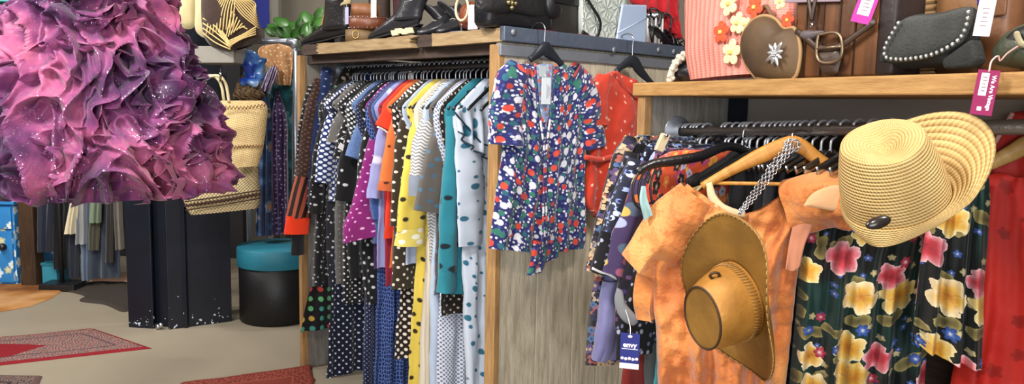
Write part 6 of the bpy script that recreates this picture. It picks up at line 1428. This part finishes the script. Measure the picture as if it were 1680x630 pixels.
# ================================================================== green floral dress and the red dress
GP = plane(atY(1440, 420, 1.93), (-.3, -1, 0)); GNn = GP.n if GP.n.y < 0 else -GP.n
def gp_(x, y, o=0): return GP(x, y, -o)       # o metres farther from the viewer
def green(h):
    b = h.mix(h.step(h.noi(3.2, 2), .5, .03), rgb('060d0c'), rgb('0d2c27'))
    b = h.flowers(b, .034, .010, 5, [[(0, rgb('c8a860')), (.3, rgb('b9b08c')), (1, rgb('8a8054'))], [(0, rgb('e0e0e0')), (.3, rgb('3a5a9c')), (1, rgb('27417c'))]], .9, (.2, .3), .55)
    b = h.flowers(b, .08, .037, 2, [[(0, rgb('3f3a20')), (.6, rgb('6d6238')), (1, rgb('8d8250'))]], .9, (.51, .13), .75, .5, 1.7)
    b = h.flowers(b, .108, .05, 5, [[(0, rgb('8a1f2c')), (.45, rgb('b83a44')), (.8, rgb('d07a84')), (1, rgb('dcb4b4'))], [(0, rgb('b06a1c')), (.4, rgb('c9952f')), (.8, rgb('d9bb6c')), (1, rgb('e0d3a8'))], [(0, rgb('a8641c')), (.5, rgb('d2a548')), (1, rgb('e3d4ae'))]], .75, (.07, .02), .8, .3)
    b = h.flowers(b, .062, .017, 6, [[(0, rgb('d8d8e0')), (.35, rgb('3558a4')), (1, rgb('24407e'))], [(0, rgb('e8c8c8')), (.4, rgb('a8324a')), (1, rgb('8a2438'))]], .9, (.137, .291), .4)
    return b
M_green = fab('green_flower_print', green, rough=.6, sheen=.1)
rows = [[(1340, 300), (1440, 310), (1545, 292)], [(1318, 340), (1440, 345), (1572, 320)], [(1312, 400), (1430, 405), (1545, 390)], [(1306, 500), (1420, 505), (1530, 498)], [(1292, 640), (1410, 642), (1520, 640)], [(1280, 900), (1400, 905), (1520, 900)]]
gd = cloth(MB(), [[gp_(x, y) for x, y in r] for r in rows], GNn, [.02, .04, .045, .05, .05, .06], (5, .036), 60, 70, 17, .004, .25).build('flower_dress', M_green); tag(gd, 'dark green dress printed with large red and yellow flowers under the straw hat', 'dress')
R = [[gp_(x, y, -.2) for x, y in r] for r in (((1556, 290), (1590, 286), (1622, 292)), ((1530, 340), (1575, 340), (1624, 335)), ((1512, 420), (1560, 420), (1618, 418)), ((1502, 500), (1556, 505), (1614, 500)), ((1496, 560), (1550, 585), (1610, 604)))]
cloth(MB(), R, GNn, [.02, .035, .04, .04, .035], (3, .018), 40, 50, 9, .004, .3).build('sleeve', M_green, gd)
h = H('red_jacquard', .65, 0, .3); c = h.mix(h.noi(3, 3), rgb('b0231c'), rgb('c32c22')); c = h.flowers(c, .07, .02, 5, [[(0, rgb('8a1a16')), (1, rgb('9c201a'))]], .9, (0, 0), .75); h.bump(h.noi(16, 4), .25, .02); M_redj = h.done(c)
QP = plane(atY(1640, 320, 1.73), (-.35, -1, 0)); QN = QP.n if QP.n.y < 0 else -QP.n
rows = [[(1640, 282), (1665, 290), (1720, 285)], [(1616, 290), (1665, 296), (1750, 290)], [(1604, 340), (1670, 345), (1760, 340)], [(1590, 500), (1670, 505), (1770, 500)], [(1560, 640), (1670, 645), (1780, 640)], [(1540, 900), (1670, 905), (1800, 900)]]
rd = cloth(MB(), [[QP(x, y) for x, y in r] for r in rows], QN, [.015, .03, .035, .04, .045, .05], (3, .016), 40, 60, 27, .005, .2).build('red_dress', M_redj); tag(rd, 'bright red dress with darker tonal flowers at the edge beside the green dress', 'dress')
t = thing('wooden_hanger', 'pale wooden hanger above the bright red dress', 'hanger', QP(1690, 235))
MB().tube(cr([QP(x, y) for x, y in ((1598, 280), (1630, 266), (1662, 250), (1690, 236), (1716, 248), (1770, 282))], 30), [.013, .016, .02, .022, .02, .014], 12, flat=(QN, .012)).build('shoulder_bar', wood('pale_hanger_wood', 'cfa868', 'a9803f', (1, 8), 8, .45, False, .1), t)
a = QP(1690, 232); MB().tube(cr([a, a + UZ(.03), a + UZ(.055) + re * .022, a + UZ(.078), a + UZ(.06) - re * .02], 18), .003, 6).build('hook', M_chrome, t)
M_redb = fab('scarlet_satin', col='bb2a22', rough=.5)
R = [[QP(x, y, -.055) for x, y in r] for r in (((1660, 185), (1690, 182), (1760, 186)), ((1640, 212), (1690, 212), (1780, 214)), ((1628, 242), (1690, 246), (1790, 244)), ((1622, 300), (1690, 300), (1800, 300)), ((1618, 420), (1690, 420), (1800, 420)))]
rb_ = cloth(MB(), R, QN, [.02, .03, .03, .03, .03], (3, .014), 30, 40, 3, .008).build('scarlet_blouse', M_redb); tag(rb_, 'scarlet blouse hanging just behind the red tonal-flower dress', 'blouse')
b = MB(); 
for i in range(14):
    f = i / 13; p = QP(1660 - 34 * f, 188 + 56 * f, -.02); b.ball(p, .006, n=6)
b.build('lace_edging', plain('pale_pink_lace', 'd3a8a0', .8), rb_)
# ================================================================== added window frame and front fill behind the viewer, and the lamps
wz = thing('added_window_1', None, None, (-.4, Y0 + .02, .6)); tag(wz, kind='structure')  # invented frame, unseen, put around the front fill light
fr = plain('added_frame_paint', '3a3a3c', .5)
for c, x, z in (((-.4, Y0 + .03, .6), 1.75, .04), ((-.4, Y0 + .03, 2.9), 1.75, .04)): MB().box(c, (x, 0, 0), (0, .04, 0), (0, 0, z)).build('frame', fr, wz, False)
for x in (-2.15, -.4, 1.35): MB().box((x, Y0 + .03, 1.75), (.04, 0, 0), (0, .04, 0), (0, 0, 1.15)).build('mullion', fr, wz, False)
def lamp(loc, tgt, e, size, col, sy=None):
    L = bpy.data.lights.new('ceiling_or_fill_lamp', 'AREA'); L.energy = e; L.size = size; L.color = col
    if sy: L.shape = 'RECTANGLE'; L.size_y = sy
    o = bpy.data.objects.new('ceiling_or_fill_lamp', L); COL.objects.link(o)
    o.location = loc; o.rotation_euler = (V(tgt) - V(loc)).to_track_quat('-Z', 'Y').to_euler()
WARM = (1, .88, .74); NEUT = (1, .95, .9)
lamp((-.4, Y0 + .09, 1.75), (-.4, 4, 1.6), 255, 3.3, (.93, .96, 1), 2.2)  # fill light added behind the viewer to brighten everything from the front
lamp((.1, .1, 3.2), (.9, 1.9, 1.3), 38, .3, WARM)
lamp((-1.4, 1.2, 3.3), (-.3, 3.6, 1.2), 90, .4, NEUT)
lamp((1.5, 1.1, 3.3), (.3, 3.4, 1.2), 60, .4, NEUT)  # extra light added to brighten the boarded end
lamp((-2.3, .6, 3.3), (-1.4, 2.65, 1.6), 62, .4, NEUT)
lamp((-3.2, 3.2, 3.4), (-2.3, 5.0, .6), 100, .4, NEUT)
lamp((-4.6, 4.4, 3.4), (-4.2, 6.2, .6), 80, .5, NEUT)
lamp((-1.0, 5.6, 3.4), (-.6, 7.5, 1.2), 60, .5, NEUT)
w = bpy.data.worlds.new('world'); SC.world = w; w.use_nodes = True; w.node_tree.nodes['Background'].inputs[0].default_value = (.8, .85, 1, 1); w.node_tree.nodes['Background'].inputs[1].default_value = .3
vs = SC.view_settings; vs.view_transform = 'Standard'; vs.look = 'None'; vs.exposure = -.02; vs.gamma = 1; vs.use_curve_mapping = False
